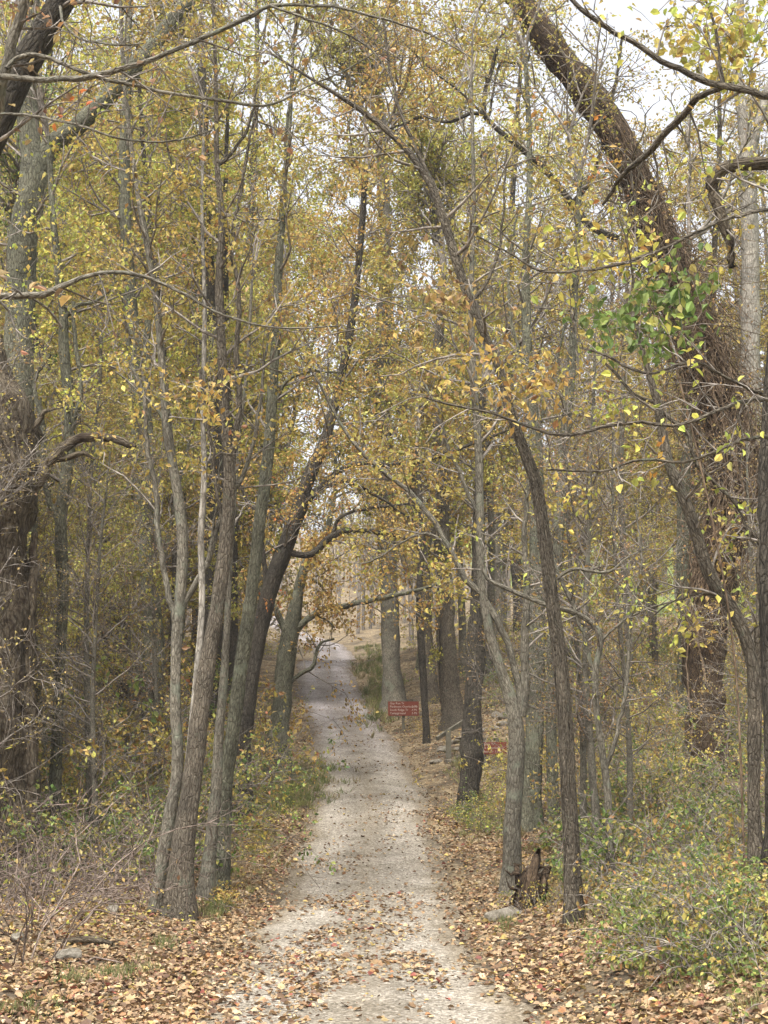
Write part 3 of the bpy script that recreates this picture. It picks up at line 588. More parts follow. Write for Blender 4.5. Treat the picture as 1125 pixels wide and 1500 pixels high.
cv = thing('climbing_vine', 'tangle of dry brown vines hanging over the massive leaning trunk', 'vine', tuple(VT.o.location)); tb = Tubes(); n_ = len(VT.sp)
def wander(c, d, L, n, r0, r1, jit, sag, sides=4):
    q = [c]
    for t in range(n): d = nrm(d+rng.normal(0, jit, 3)+np.array((0, 0, sag))); q.append(q[-1]+d*L/n)
    tb.add(np.array(q), np.linspace(r0, r1, n+1), sides); return q
for k in range(34):                                   # thick ropes gripping the trunk
    a = int(n_*random.uniform(.0, .5)); L = random.randint(25, 60); idx = np.arange(a, min(a+L, n_-1)); ph = random.random()*6.3; m = np.arange(len(idx)); rr = VT.sr[idx]*random.uniform(.96, 1.12)+.01
    an = ph+np.cumsum(rng.normal(0, .09, len(idx)))
    tb.add(VT.sp[idx]+np.stack([np.cos(an)*rr, np.sin(an)*rr, 0*rr], -1), np.linspace(random.uniform(.018, .04), .008, len(idx)), 6, .3)
for k in range(420):                                  # finer stems, some standing well off
    a = int(n_*random.uniform(.16, .66)); L = random.randint(6, 18); idx = np.arange(a, min(a+L, n_-1)); ph = random.random()*6.3
    rr = VT.sr[idx]*random.choice([1.02, 1.1, 1.3, 1.6])+np.cumsum(rng.normal(0, .02, len(idx))); an = ph+np.cumsum(rng.normal(0, .22, len(idx)))
    tb.add(VT.sp[idx]+np.stack([np.cos(an)*rr, np.sin(an)*rr, rng.normal(0, .02, len(idx))], -1), np.full(len(idx), random.uniform(.003, .012)), 4)
vl = []
for k in range(1150):                                  # loose hanging twigs
    i0 = int(n_*min(.85, max(.2, random.gauss(.5, .14)))); c = VT.sp[i0]; d = nrm(rng.normal(size=3)*np.array((1, .7, .5)))
    q = wander(c+d*VT.sr[i0], d, random.uniform(.4, 2.5), 10, random.uniform(.005, .014), .003, .42, -.16, 3)
    if random.random() < .5: vl += [q[-1], q[-3]]
o = tb.build('stems', M['vine'], cv); o['kind'] = 'stuff'
TT = Tree.__new__(Tree); TT.o = cv; TT.tw = Tubes(); TT.lp = []; TT.la = []; TT.ls = []; TT.lc = []
spray(TT, 1040, 900, Zv-.6, 40, 60, 60, .1, 'gold', 5); spray(TT, 1060, 800, Zv-.6, 30, 60, 60, .12, 'gold', 5); spray(TT, 960, 320, Zv-.5, 60, 60, 60, .09, 'brown', 5)
for c in vl: TT.leaf_at(c, np.array((0, 0, -1.)), random.choice([0, 1, 2, 3]), .06, 'brown', .06)
done(TT, detail=True)
T = Tree('greenbrier_vine', 'spray of fresh green vine leaves hanging in the right-hand canopy', None, np.array((*P(985, 430, 12.5)[:2], g1(*P(985, 430, 12.5)[:2]))), 'vine')
zz = P(985, 520, 12.5); q = np.array([np.array((zz[0]+.5, 12.5, g1(zz[0]+.5, 12.5))), zz+np.array((.45, 0, -2.5)), zz, P(960, 450, 12.5), P(900, 465, 12.5), P(860, 440, 12.5)]); q, r_ = spline(q, [.012, .011, .009, .007, .005, .003], .2); tb = Tubes(); tb.add(q, r_, 5); tb.build('stem', M['vine'], T.o)
spray(T, 985, 420, 12.5, 60, 40, 190, .1, 'vivid'); spray(T, 905, 465, 12.5, 50, 32, 140, .1, 'vivid'); spray(T, 980, 480, 12.5, 50, 36, 110, .095, 'vivid'); done(T, detail=True)
T = traced('broken_limb_tree', 'rough pale tree with a crooked peeling dead limb at the top right', 14.5,
  [(1215, 1000, 50), (1205, 700, 48), (1190, 400, 44), (1170, 250, 38), (1165, 100, 30), (1180, -50, 24)],
  [[(1175, 260, 22), (1140, 238, 20), (1100, 240, 20), (1068, 243, 19), (1048, 256, 20), (1046, 285, 19), (1054, 315, 17), (1066, 350, 16), (1072, 392, 12)]], mat='dead', nb=10, bl=1.5, b0=.6, pal='lime', lf=.8, rough=.35, limb_br=4, limb_len=.7)
spray(T, 1040, 60, 13, 100, 60, 330, .1, 'lime'); spray(T, 900, 370, 14, 70, 26, 170, .1, 'lime'); done(T, detail=True)
T = traced('dark_ridged_tree', 'black deeply ridged trunk with long limbs crossing the view from the right', 11.5,
  [(1152, 1220, 50), (1142, 1050, 46), (1136, 900, 44), (1134, 750, 42), (1140, 560, 38), (1160, 300, 34), (1190, 80, 30), (1215, -80, 26)],
  [[(1185, 150, 13, 11), (1125, 140, 12, 10.6), (1080, 130, 11, 10.5), (1050, 122, 10, 10.5), (1010, 110, 10, 10.5), (970, 88, 9, 10.5), (930, 62, 9, 10.5), (890, 42, 8, 10.5), (850, 12, 7, 10.5), (820, -20, 5, 10.5)],
   [(1070, 124, 8, 10.5), (1045, 130, 9, 10.7), (1015, 152, 10, 11), (988, 182, 10, 11.3), (955, 218, 10, 11.6), (925, 245, 9, 12), (900, 272, 7, 12.3), (885, 300, 4, 12.5)],
   [(1140, 585, 7, 11), (1085, 588, 6, 10), (1042, 605, 6, 9.8), (987, 622, 5, 9.6), (940, 619, 5, 9.6), (895, 625, 5, 9.6), (850, 634, 5, 9.6), (805, 634, 5, 9.6), (765, 622, 4, 9.6), (720, 605, 4, 9.6), (640, 588, 3, 9.6), (600, 575, 2, 9.6)],
   [(1160, 300, 7, 11.2), (1090, 314, 6, 10.4), (1045, 328, 5, 10.2), (1000, 352, 5, 10), (950, 374, 5, 10), (900, 390, 5, 10), (845, 397, 4, 10), (790, 396, 4, 10), (745, 370, 3, 10), (700, 345, 2, 10)],
   [(1142, 640, 6, 11), (1085, 645, 5, 10), (1040, 665, 5, 9.8), (1000, 676, 4, 9.8), (940, 672, 4, 9.8), (880, 690, 3.4, 9.8), (800, 688, 3, 9.8)],
   [(1140, 590, 6, 11), (1070, 555, 5, 10.4), (1010, 530, 5, 10.2), (960, 545, 4, 10.2), (925, 540, 5, 10.2), (885, 520, 4, 10.2), (850, 510, 3, 10.2)],
   [(1060, 122, 5, 10.5), (1052, 70, 4, 10.5), (1045, 25, 4, 10.5), (1020, -20, 3, 10.5)]],
  mat='dark', nb=6, bl=1., b0=.7, maxlev=2, pal='lime', lf=.3, limb_br=9, limb_len=.6, limb_lf=.14, rough=.35, limb_mat='brown')
spray(T, 1060, 20, 10.5, 80, 40, 60, .08, 'lime'); done(T, detail=True)
T = traced('bent_tree', 'grey-brown mottled tree bending left in front of the vine-swathed trunk', 14,
  [(1104, 1170, 19), (1106, 1060, 19), (1104, 980, 19), (1090, 925, 18), (1068, 885, 18), (1045, 852, 18), (1030, 815, 18), (1016, 768, 17), (997, 722, 16), (978, 675, 15), (969, 625, 14), (962, 585, 12), (950, 545, 9), (930, 470, 6)],
  [[(966, 600, 7), (990, 620, 7), (1008, 640, 6), (1022, 682, 6), (1048, 708, 6), (1075, 735, 6), (1092, 770, 5), (1105, 800, 4)], [(962, 590, 6), (925, 575, 5), (905, 548, 5), (885, 530, 3)],
   [(1106, 1000, 12), (1112, 900, 14), (1114, 820, 13), (1110, 790, 10), (1090, 770, 7)], [(1088, 905, 5), (1035, 870, 4), (990, 880, 3), (950, 905, 2)]],
  mat='brown', nb=9, bl=.9, b0=.4, maxlev=2, pal='lime', lf=.5, limb_br=5, limb_len=.6, rough=.3)
spray(T, 1020, 910, 13.6, 20, 40, 28, .1, 'gold'); spray(T, 975, 665, 13.6, 12, 22, 10, .09, 'orange'); done(T)
T = traced('mossy_trunk', 'mossy green trunk seen through twigs left of the vine-swathed tree', 31, [(1003, 1010, 20), (1002, 920, 19), (1000, 820, 18), (1001, 740, 17), (1008, 620, 14), (1000, 500, 11), (1010, 350, 8)], mat='green', nb=16, bl=2.2, b0=.4, pal='olive', lf=.25, size=.09)
done(T)
T = traced('grey_canopy_tree', 'pale grey trunk against the bright sky at the top right', 36, [(1104, 800, 30), (1100, 500, 28), (1098, 300, 26), (1092, 200, 20), (1080, 110, 14), (1084, 20, 12), (1088, -60, 9)],
  [[(1096, 240, 16), (1112, 180, 15), (1125, 130, 13), (1150, 60, 10)]], mat='pale', nb=12, bl=2.4, b0=.5, pal='lime', lf=.6, size=.1)
done(T)
print('traced leaves', NL[0])
# ------------------------------------------------------------------ the wood behind: kinds of tree, then individuals
def proto_tree(name, H, r, mat, pal, lf, size, nb, bl, b0, lean):
    T = Tree(name, '', None, np.zeros(3)); k = 9; pts = [np.array((0, 0, -.4))]; d = np.array((lean, 0, 1.))
    for i in range(k): d = nrm(d+rng.normal(0, .05, 3)+np.array((-lean*.04, 0, .06))); pts.append(pts[-1]+d*H/k)
    pts, rad = spline(np.array(pts), np.linspace(r, r*.25, k+1), .5); rad = rad*(1+.5*np.exp(-np.maximum(pts[:, 2], 0)/.3))
    tb = Tubes(); tb.add(pts, rad, 8, .2); tb.build('trunk', M[mat], T.o)
    T.sides(pts, rad, nb, bl, b0, 3, lf, size, pal); n = T.finish(cull=False); print(name, n); return T.o
PR = [proto_tree('birch_tree', 15, .11, 'grey', 'olive', .9, .1, 30, 3., .22, .04), proto_tree('hickory_tree', 18, .17, 'brown', 'gold', .8, .105, 30, 3.4, .25, -.05),
      proto_tree('young_oak', 13, .09, 'green', 'mix', .95, .095, 30, 2.8, .15, .08), proto_tree('ash_tree', 20, .2, 'dark', 'lime', .8, .105, 30, 3.6, .3, 0),
      proto_tree('bare_tree', 16, .13, 'grey', 'brown', .12, .09, 40, 3.2, .2, -.03)]
LB = ['slim grey tree with olive-yellow leaves in the wood', 'tall brown-barked tree with golden leaves in the wood', 'low-branched young green-barked tree with mixed autumn leaves in the wood',
      'tall dark-trunked tree with yellow-green leaves in the wood', 'nearly bare grey tree with a few brown leaves in the wood']
GR = ['slim olive trees in the wood', 'golden trees in the wood', 'young mixed trees in the wood', 'dark-trunked trees in the wood', 'bare trees in the wood']
used = set()
def clone(src, loc, rz, sc, label=None, group=None):
    if src.name in used:
        o = src.copy(); C.objects.link(o)
        for ch in src.children:
            c = ch.copy(); C.objects.link(c); c.parent = o
    else: o = src; used.add(src.name)
    o.location = loc; o.rotation_euler = (0, 0, rz); o.scale = (sc,)*3
    if label: o['label'] = label
    if group: o['group'] = group
    return o
spots = []; tries = 0
while len(spots) < 100 and tries < 9000:
    tries += 1; y = random.uniform(31, 88); lim = .30*y*1.15+3; x = random.uniform(-lim, lim); off = abs(x-float(xc(y)))
    if off < 3.2 or (y > 58 and off < 6.5) or (x > 4 and random.random() < .8): continue
    u, v = project(np.array((x, y, g1(x, y)+1.5)))
    if 425 < u < 640 and y < 62 and off < 4.2: continue
    if any((x-a)**2+(y-b)**2 < 5 for a, b in spots): continue
    if 545 < u < 760 and y < 45: continue
    spots.append((x, y))
for k, (x, y) in enumerate(spots):
    kind = random.choices(range(5), [.28, .15, .2, .27, .1] if x < 5 else [.08, .06, .1, .06, .7])[0]
    clone(PR[kind], (x, y, g1(x, y)), random.random()*6.28, random.uniform(.9, 1.25)*min(1.5, max(.85, y/42)), LB[kind]+(' left of the path' if x < float(xc(y)) else ' right of the path'), GR[kind]+(' left of the path' if x < float(xc(y)) else ' right of the path'))

for k in range(26):
    y = random.uniform(22, 42); x = float(xc(y))-random.uniform(4.2, .3*y+4)
    if any((x-a)**2+(y-b)**2 < 2.2 for a, b in spots): continue
    spots.append((x, y)); clone(PR[2], (x, y, g1(x, y)), random.random()*6.28, random.uniform(.5, .9), 'young low-branched tree with yellow leaves in the thicket left of the path', 'young trees left of the path')
for k in range(7):
    y = random.uniform(26, 44); x = float(xc(y))+random.uniform(4.2, .26*y+2)
    if any((x-a)**2+(y-b)**2 < 2.2 for a, b in spots): continue
    spots.append((x, y)); clone(PR[k % 3], (x, y, g1(x, y)), random.random()*6.28, random.uniform(.45, .8), 'young spindly tree with yellow leaves in the wood right of the path', 'young trees right of the path')
for k, (y, s_) in enumerate([(46, 1), (52, -1), (57, 1), (61, -1), (66, 1)]):
    x = float(xc(y))+s_*random.uniform(3.0, 3.9); kd = (1, 0, 2)[k % 3]
    spots.append((x, y)); clone(PR[kd], (x, y, g1(x, y)), random.random()*6.28, 1.25, 'tall tree arching over the far path near its crest', 'trees arching over the far path')
for k in range(22):
    sd = -1 if k % 5 < 4 else 1; y = random.uniform(17, 32); x = float(xc(y))+sd*random.uniform(3.2, .27*y+2)
    clone(PR[4], (x, y, g1(x, y)), random.random()*6.28, random.uniform(.22, .5), 'thin bare sapling in the undergrowth '+('left' if sd < 0 else 'right')+' of the path', 'thin saplings '+('left' if sd < 0 else 'right')+' of the path')
# far wood on the hillsides: one grey-brown mass
tb = Tubes(); lp = []; ls = []; lc = []
for k in range(700):
    y = random.uniform(85, 210); x = random.uniform(-.42*y-10, .42*y+14)
    if abs(x-float(xc(y))) < 3: continue
    z = g1(x, y); H = random.uniform(9, 17); tp = np.array((x+rng.normal(0, .8), y, z+H))
    tb.add(np.array([(x, y, z-.5), (x+rng.normal(0, .25), y, z+H*.5), tp]), [.16, .11, .04], 5)
    for j in range(16):
        t = random.uniform(.3, 1); p = np.array((x, y, z))*(1-t)+tp*t; d = nrm(rng.normal(size=3)+np.array((0, 0, .8)))
        tb.add(np.array([p, p+d*1.3, p+d*2.6+rng.normal(0, .4, 3)]), [.04, .025, .01], 3)
    n = 130 if x < 14 else 45; q = np.array((x, y, z+H*.62))+rng.normal(size=(n, 3))*np.array((1.8, 1.8, H*.2)); lp.append(q); ls.append(rng.uniform(.18, .4, n)); lc.append(colours(random.choice(['mix', 'gold', 'brown', 'olive']), n))
fw = thing('far_wood', 'hazy grey-brown wood covering the far hillsides', 'wood', (0, 0, 0)); fw['kind'] = 'stuff'
tb.build('trunks', M['twig'], fw)['kind'] = 'stuff'; lp = np.concatenate(lp)
leaf_object('canopy', fw, lp, unit(len(lp)), unit(len(lp)), np.concatenate(ls), np.concatenate(lc))

# ------------------------------------------------------------------ shrubs
def shrub(name, n, H, spread, lf, size, pal, twig, bare=.0, side=5):
    T = Tree(name, '', None, np.zeros(3), 'shrub')
    for k in range(n):
        a = random.random()*6.28; r = spread*.35*math.sqrt(random.random()); p = np.array((math.cos(a)*r, math.sin(a)*r, -.05))
        d = nrm(np.array((math.cos(a)*.6, math.sin(a)*.6, 1.))+rng.normal(0, .25, 3)); L = H*random.uniform(.6, 1.25); pts = [p]
        for t in range(8): d = nrm(d+rng.normal(0, .22, 3)+np.array((math.cos(a)*.07, math.sin(a)*.07, -.10))); pts.append(pts[-1]+d*L/8)
        pts = np.array(pts); T.tw.add(pts, np.linspace(.006+H*.003*random.random(), .0025, 9), 4)
        for c in range(side):
            i = random.randint(2, 8); dd = nrm(rng.normal(size=3)+np.array((0, 0, .2))); l = random.uniform(.12, .4)*H
            q = np.array([pts[i], pts[i]+dd*l*.5+rng.normal(0, .02, 3), pts[i]+dd*l+rng.normal(0, .05, 3)]); T.tw.add(q, [.004, .0032, .002], 3)
            for w in range(1):
                e_ = q[1]+nrm(rng.normal(size=3))*l*.45; T.tw.add(np.array([q[1], (q[1]+e_)/2+rng.normal(0, .012, 3), e_]), [.003, .0025, .0018], 3)
            if random.random() > bare:
                for w in (.4, .7, 1.): T.leaf_at(q[0]+(q[2]-q[0])*w, dd, rng.poisson(lf), size, pal, .04)
    T.finish(twig, cull=False); return T.o
SB = [shrub('bramble_bush', 24, 1.5, 1.6, .8, .055, 'brown', 'bramble', .7, 5), shrub('bramble_bush', 26, 1.1, 1.9, .9, .055, 'gold', 'bramble', .7, 5), shrub('bramble_bush', 18, 2.0, 1.4, .8, .055, 'mix', 'bramble', .7, 5)]
SG = [shrub('leafy_shrub', 16, 1.9, 1.4, 4.2, .07, 'green', 'twig'), shrub('leafy_shrub', 14, 2.5, 1.3, 4.2, .08, 'olive', 'twig'), shrub('leafy_shrub', 18, 1.5, 1.5, 4.4, .065, 'green', 'twig'), shrub('leafy_shrub', 14, 2.2, 1.4, 4, .075, 'gold', 'twig')]
SW = [shrub('rose_shrub', 16, .85, 1.0, 3.0, .055, 'green', 'twig', .1), shrub('rose_shrub', 16, .65, .9, 3.0, .055, 'green', 'twig', .15), shrub('rose_shrub', 14, 1.0, 1.0, 2.2, .055, 'olive', 'twig', .3)]
def put(lst, i, px, py, label, group, sc=1.0):
    p = hit(px, py); clone(lst[i % len(lst)], tuple(p), random.random()*6.28, sc*random.uniform(.85, 1.15), label, group)
for i, (a, b) in enumerate([(60, 1325), (130, 1310), (190, 1330), (20, 1360), (95, 1270), (160, 1265), (215, 1275), (60, 1240), (130, 1230), (190, 1225), (10, 1290), (235, 1230), (100, 1215), (165, 1200), (30, 1410), (75, 1290), (150, 1290), (210, 1300), (40, 1200), (130, 1200), (230, 1250), (20, 1250), (70, 1225), (120, 1255), (175, 1240), (205, 1215), (90, 1180), (150, 1170), (30, 1330), (110, 1300)]):
    put(SB, i, a, b, 'leafless arching bramble bush in the thicket left of the path', 'brambles left of the path', 1.0)
for i, (a, b) in enumerate([(110, 1195), (165, 1185), (215, 1185), (75, 1180), (250, 1190), (130, 1165), (190, 1160), (240, 1160), (290, 1190), (60, 1150), (310, 1165), (345, 1165), (270, 1150), (365, 1150), (150, 1140), (330, 1135), (215, 1140)]):
    put(SG, i, a, b, 'leafy green and yellow shrub in the wood left of the path', 'leafy shrubs left of the path')
for i, (a, b) in enumerate([(860, 1215), (900, 1200), (945, 1190), (985, 1180), (880, 1165), (930, 1150), (830, 1175), (970, 1140), (1085, 1160), (1110, 1130), (770, 1130), (800, 1110), (850, 1120), (905, 1110), (960, 1095), (1010, 1090), (1060, 1085), (1100, 1085), (640, 1045)]):
    put(SG, i+1, a, b, 'leafy yellow-green shrub in the wood right of the path', 'leafy shrubs right of the path', .85 if a > 800 else .45)
for i, (a, b) in enumerate([(950, 1290), (985, 1320), (1020, 1290), (1060, 1310), (1095, 1280), (1010, 1350), (1050, 1250), (1115, 1330), (960, 1240), (1000, 1230), (1080, 1235), (930, 1330), (1120, 1230), (975, 1370), (1075, 1360), (1120, 1400), (905, 1270), (1040, 1200), (1010, 1400), (1050, 1420), (1095, 1430), (1125, 1460), (960, 1400), (1085, 1390), (1120, 1360), (930, 1290), (1060, 1335), (990, 1345), (1100, 1310), (1030, 1320), (880, 1290), (870, 1240), (920, 1220), (1000, 1185), (1070, 1190), (1110, 1190), (955, 1200), (1030, 1230), (1120, 1265), (1085, 1265), (985, 1270)]):
    put(SW, i, a, b, 'small prickly shrub with pale green leaves on the leaf-strewn right bank', 'small shrubs on the right bank', .8 if b > 1290 else 1.25)
for i, (a, b, s) in enumerate([(700, 1205, .8), (720, 1215, .9), (735, 1200, .8), (712, 1190, .8), (805, 1320, .7), (785, 1335, .5), (680, 1195, .5)]):
    put(SW, i, a, b, 'low yellow-green weedy shrub at the foot of the verge trees', 'weedy shrubs on the right verge', s)
for i in range(44):
    y = random.uniform(18.5, 28); x = float(xc(y))-random.uniform(3.2, .27*y+2.5)
    clone(SG[(0, 2, 1, 0, 2, 3)[i % 6]], (x, y, g1(x, y)), random.random()*6.28, random.uniform(.7, 1.2), 'leafy shrub growing up through the brambles left of the path', 'shrubs among the brambles')
for i in range(30):
    y = random.uniform(25, 46); x = float(xc(y))+random.uniform(5.2, .27*y+2)
    clone(SG[(1, 0, 2, 3)[i % 4]], (x, y, g1(x, y)), random.random()*6.28, random.uniform(.8, 1.4), 'leafy shrub on the wooded slope right of the path', 'shrubs on the right slope')
for i in range(20):
    y = random.uniform(23, 31); x = float(xc(y))-random.uniform(3.6, .27*y+2)
    clone(SG[(0, 2, 1)[i % 3]], (x, y, g1(x, y)), random.random()*6.28, random.uniform(1.2, 1.7), 'tall leafy shrub filling the wood behind the brambles', 'tall shrubs behind the brambles')
for i in range(34):
    y = random.uniform(23, 40); x = float(xc(y))-random.uniform(3.4, .3*y+3)
    clone(SG[i % 4], (x, y, g1(x, y)), random.random()*6.28, random.uniform(.8, 1.5), 'leafy shrub deep in the thicket left of the path', 'shrubs deep in the left thicket')
for i in range(46):
    y = random.uniform(36, 84); s = random.choice([-1, 1]); x = float(xc(y))+s*random.uniform(2.4, .2*y+4)
    clone(SG[i % 4], (x, y, g1(x, y)), random.random()*6.28, random.uniform(.7, 1.3)*(.7 if abs(x-float(xc(y))) < 3.5 else 1.2), 'leafy shrub lining the path farther up the hill', 'shrubs farther up the hill')
for i in range(9):
    y = random.uniform(15, 24); x = random.uniform(3.4, 7); clone(SB[i % 3], (x, y, g1(x, y)), random.random()*6.28, random.uniform(.6, 1.), 'bare twiggy bush among the trees right of the path', 'twiggy bushes right of the path')

# ------------------------------------------------------------------ fallen leaves, grass, stones
LPAL = [(.28, .195, .1), (.36, .27, .15), (.2, .13, .068), (.12, .075, .043), (.33, .23, .1), (.26, .14, .055), (.43, .345, .22), (.22, .08, .05), (.42, .33, .11)]
LW = np.array([.2, .17, .18, .17, .1, .06, .05, .02, .05])
def lcol(n): return np.clip(np.array(LPAL)[rng.choice(len(LPAL), n, p=LW/LW.sum())]*(1+rng.normal(0, .15, (n, 1))), .02, .85)
def scatter(n, y0, y1, xr, dens):
    y = rng.uniform(y0, y1, n); x = rng.uniform(*xr, n); d = dens(x, y); k = rng.random(n) < d; return x[k], y[k]
def cover(x, y):
    o = np.abs(x-xc(y)); h = hw(y); e = o/h
    patch = np.clip(vnoise(x*1.1, y*.55, 31)*3.2+.35+vnoise(x*3.3, y*2.1, 33)*1.2, 0, 1)
    near = np.interp(y, [7, 11, 13, 16, 18, 22, 40], [.42, .46, .62, .62, .45, .38, .38])
    onp = near*patch*np.exp(-(e/.85)**2)+.05
    return np.where(e < .6, onp, np.clip(onp+(e-.72+.35*vnoise(x*1.7, y*1.2, 35))*2.0, 0, 1)).clip(0, 1)*np.clip(.9+vnoise(x*.9, y*.9, 37)*1.0, .3, 1)
PX, PYv = [], []
for a, b, xr, n in ((6.5, 14, (-4.2, 4.2), 48000), (14, 28, (-4.6, 4.6), 46000), (28, 48, (-6, 5), 22000), (48, 72, (-8, 4), 9000), (12, 30, (-9, 9), 9000)):
    x, y = scatter(n, a, b, xr, cover); PX.append(x); PYv.append(y)
x = np.concatenate(PX); y = np.concatenate(PYv); z = G(x, y)+.012
size = .028+.052*rng.random(len(x))**1.5+.03*(rng.random(len(x)) < .04); u, v = project(np.stack([x, y, z], -1)); onscreen = (u > 0) & (u < W0) & (v < H0)
order = np.argsort(-(size/y)*onscreen); big = order[:300]; rest = np.ones(len(x), bool); rest[big] = False
def flat_axes(n, tilt=.35):
    a = rng.uniform(0, 6.28, n); ax = np.stack([np.cos(a), np.sin(a), rng.normal(0, tilt*.6, n)], -1); nr = np.stack([rng.normal(0, tilt, n), rng.normal(0, tilt, n), np.ones(n)], -1); return ax, nr
ax, nr = flat_axes(rest.sum()); p = np.stack([x, y, z+np.abs(rng.normal(0, .008, len(x)))], -1)[rest]
leaf_object('leaf_litter', ground, p, ax, nr, size[rest], lcol(rest.sum()), 'litter', detail=True, fold=.35, wid=.75)
# the largest ones: lobed, curled leaves, each its own piece of the ground
outl = [(0, 0), (.12, .09), (.2, .32), (.34, .2), (.46, .42), (.6, .22), (.78, .3), (.84, .1), (1, 0)]
def leaf_mesh(c, seed):
    r = np.random.default_rng(seed); wd = r.uniform(.8, 1.15); curl = r.uniform(.15, .5); cup = r.uniform(-.1, .35); vs_, fs = [], []
    up = [(a, b*wd*(1+r.normal(0, .12))) for a, b in outl]; dn = [(a, -b*wd*(1+r.normal(0, .12))) for a, b in outl]
    mid = [(a, 0) for a, _ in outl]
    for L_ in (up, mid, dn):
        for a, b in L_: vs_.append((a-.5, b, curl*(a-.5)**2+cup*abs(b)*1.2+r.normal(0, .015)))
    n = len(outl)
    for k in range(n-1):
        fs += [(n+k, n+k+1, k+1, k), (2*n+k, 2*n+k+1, n+k+1, n+k)]
    v_ = np.array(vs_); f_ = np.array(fs)
    return mesh_np('fallen_leaf', v_, f_.ravel(), np.full(len(f_), 4), {'tint': ('FLOAT_COLOR', np.tile(np.array([*c, 1.]), (len(v_), 1)))}, True, (M['litter'],))
LM = [leaf_mesh(c*(1+.1*s), 10*k+s) for k, c in enumerate(np.array(LPAL)) for s in range(3)]; lw = np.repeat(LW, 3); lw /= lw.sum()
for j in big:
    o = link('fallen_leaf', LM[rng.choice(len(LM), p=lw)], ground, (x[j], y[j], z[j]+.012)); s = size[j]*1.15; o.scale = (s, s, s)
    o.rotation_euler = (rng.normal(0, .35), rng.normal(0, .35), rng.uniform(0, 6.28))
# grass
def grass(spots_):
    spots_ = [(p, q, rx*1.5, ry*1.5, n, h*.9, c) for p, q, rx, ry, n, h, c in spots_]
    P_, A_, S_, C_ = [], [], [], []
    for px, py_, rx, ry, n, h, c in spots_:
        for _ in range(n//14):
            q = hit(px+rng.normal(0, rx*.5), py_+rng.normal(0, ry*.5)); m = 14
            P_.append(np.stack([q[0]+rng.normal(0, .05, m), q[1]+rng.normal(0, .05, m), np.full(m, q[2]-.01)], -1)); A_.append(rng.normal(0, .4, (m, 3))+np.array((0, 0, 1.)))
            S_.append(h*rng.uniform(.5, 1.2, m)); C_.append((np.array(c) if random.random() < .7 else np.array((.28, .23, .12)))*(1+rng.normal(0, .22, (m, 1))))
    P_ = np.concatenate(P_)
    return leaf_object('grass', None, P_, np.concatenate(A_), unit(len(P_)), np.concatenate(S_), np.clip(np.concatenate(C_), .01, .8), 'grass', wid=.07, fold=.1)
gg = (.15, .175, .06); gy_ = (.24, .24, .09); gd = (.27, .21, .11)
g = grass([(430, 1150, 40, 22, 2600, .22, gg), (400, 1175, 40, 22, 1500, .22, gy_), (450, 1140, 22, 16, 900, .2, gg), (548, 1000, 16, 40, 2200, .3, gg), (540, 960, 16, 20, 900, .35, gg), (560, 1030, 14, 24, 800, .3, gy_),
   (110, 1435, 22, 8, 320, .12, gg), (180, 1432, 24, 8, 420, .12, gg), (30, 1480, 40, 12, 350, .1, gg), (215, 1420, 16, 8, 200, .1, gg), (245, 1385, 12, 8, 160, .12, gg), (320, 1330, 18, 10, 400, .14, gg), (300, 1340, 22, 8, 300, .12, gy_),
   (738, 1350, 14, 8, 300, .12, gg), (715, 1200, 36, 22, 900, .22, gy_), (820, 1300, 40, 24, 700, .18, gd), (930, 1310, 60, 40, 1300, .2, gy_), (1040, 1300, 70, 60, 1500, .18, gy_), (1050, 1400, 70, 50, 900, .14, gd), (380, 1240, 30, 30, 900, .16, gy_), (350, 1280, 20, 16, 400, .16, gd), (690, 1120, 20, 20, 500, .25, gy_), (850, 1230, 70, 30, 1100, .25, gd), (1110, 1480, 20, 12, 120, .1, gg)])
g['label'] = 'tufts of green and straw-coloured grass along the path verges'; g['category'] = 'grass'
# low leafy ground cover
def cover_obj(spots_, name, label):
    P_, S_, C_ = [], [], []
    for px, py_, rx, ry, n, pal, hh in spots_:
        for _ in range(n//6):
            q = hit(px+rng.normal(0, rx*.5), py_+rng.normal(0, ry*.5)); P_.append(q+rng.normal(0, .07, (6, 3))+np.stack([np.zeros(6), np.zeros(6), rng.uniform(.03, hh, 6)], -1)); S_.append(rng.uniform(.025, .06, 6)); C_.append(colours(pal, 6))
    P_ = np.concatenate(P_); a, nr_ = flat_axes(len(P_), .5)
    o = leaf_object(name, None, P_, a, nr_, np.concatenate(S_), np.concatenate(C_), detail=True); o['label'] = label; o['category'] = 'plants'
cover_obj([(1030, 1280, 110, 80, 2200, 'green', .25), (1080, 1400, 70, 70, 700, 'green', .12), (960, 1340, 60, 60, 600, 'lime', .15), (800, 1290, 40, 40, 400, 'gold', .2), (700, 1200, 40, 30, 700, 'lime', .3), (390, 1180, 50, 40, 900, 'lime', .2), (370, 1240, 20, 30, 400, 'gold', .2), (330, 1320, 20, 16, 300, 'gold', .12), (130, 1330, 120, 60, 600, 'lime', .15), (60, 1250, 60, 30, 260, 'gold', .4), (900, 1220, 80, 40, 1200, 'green', .4), (560, 1010, 16, 40, 900, 'green', .5), (620, 1070, 30, 20, 500, 'gold', .3), (740, 1150, 40, 30, 900, 'lime', .2)],
   'ground_cover', 'low green and yellow weeds covering the banks')
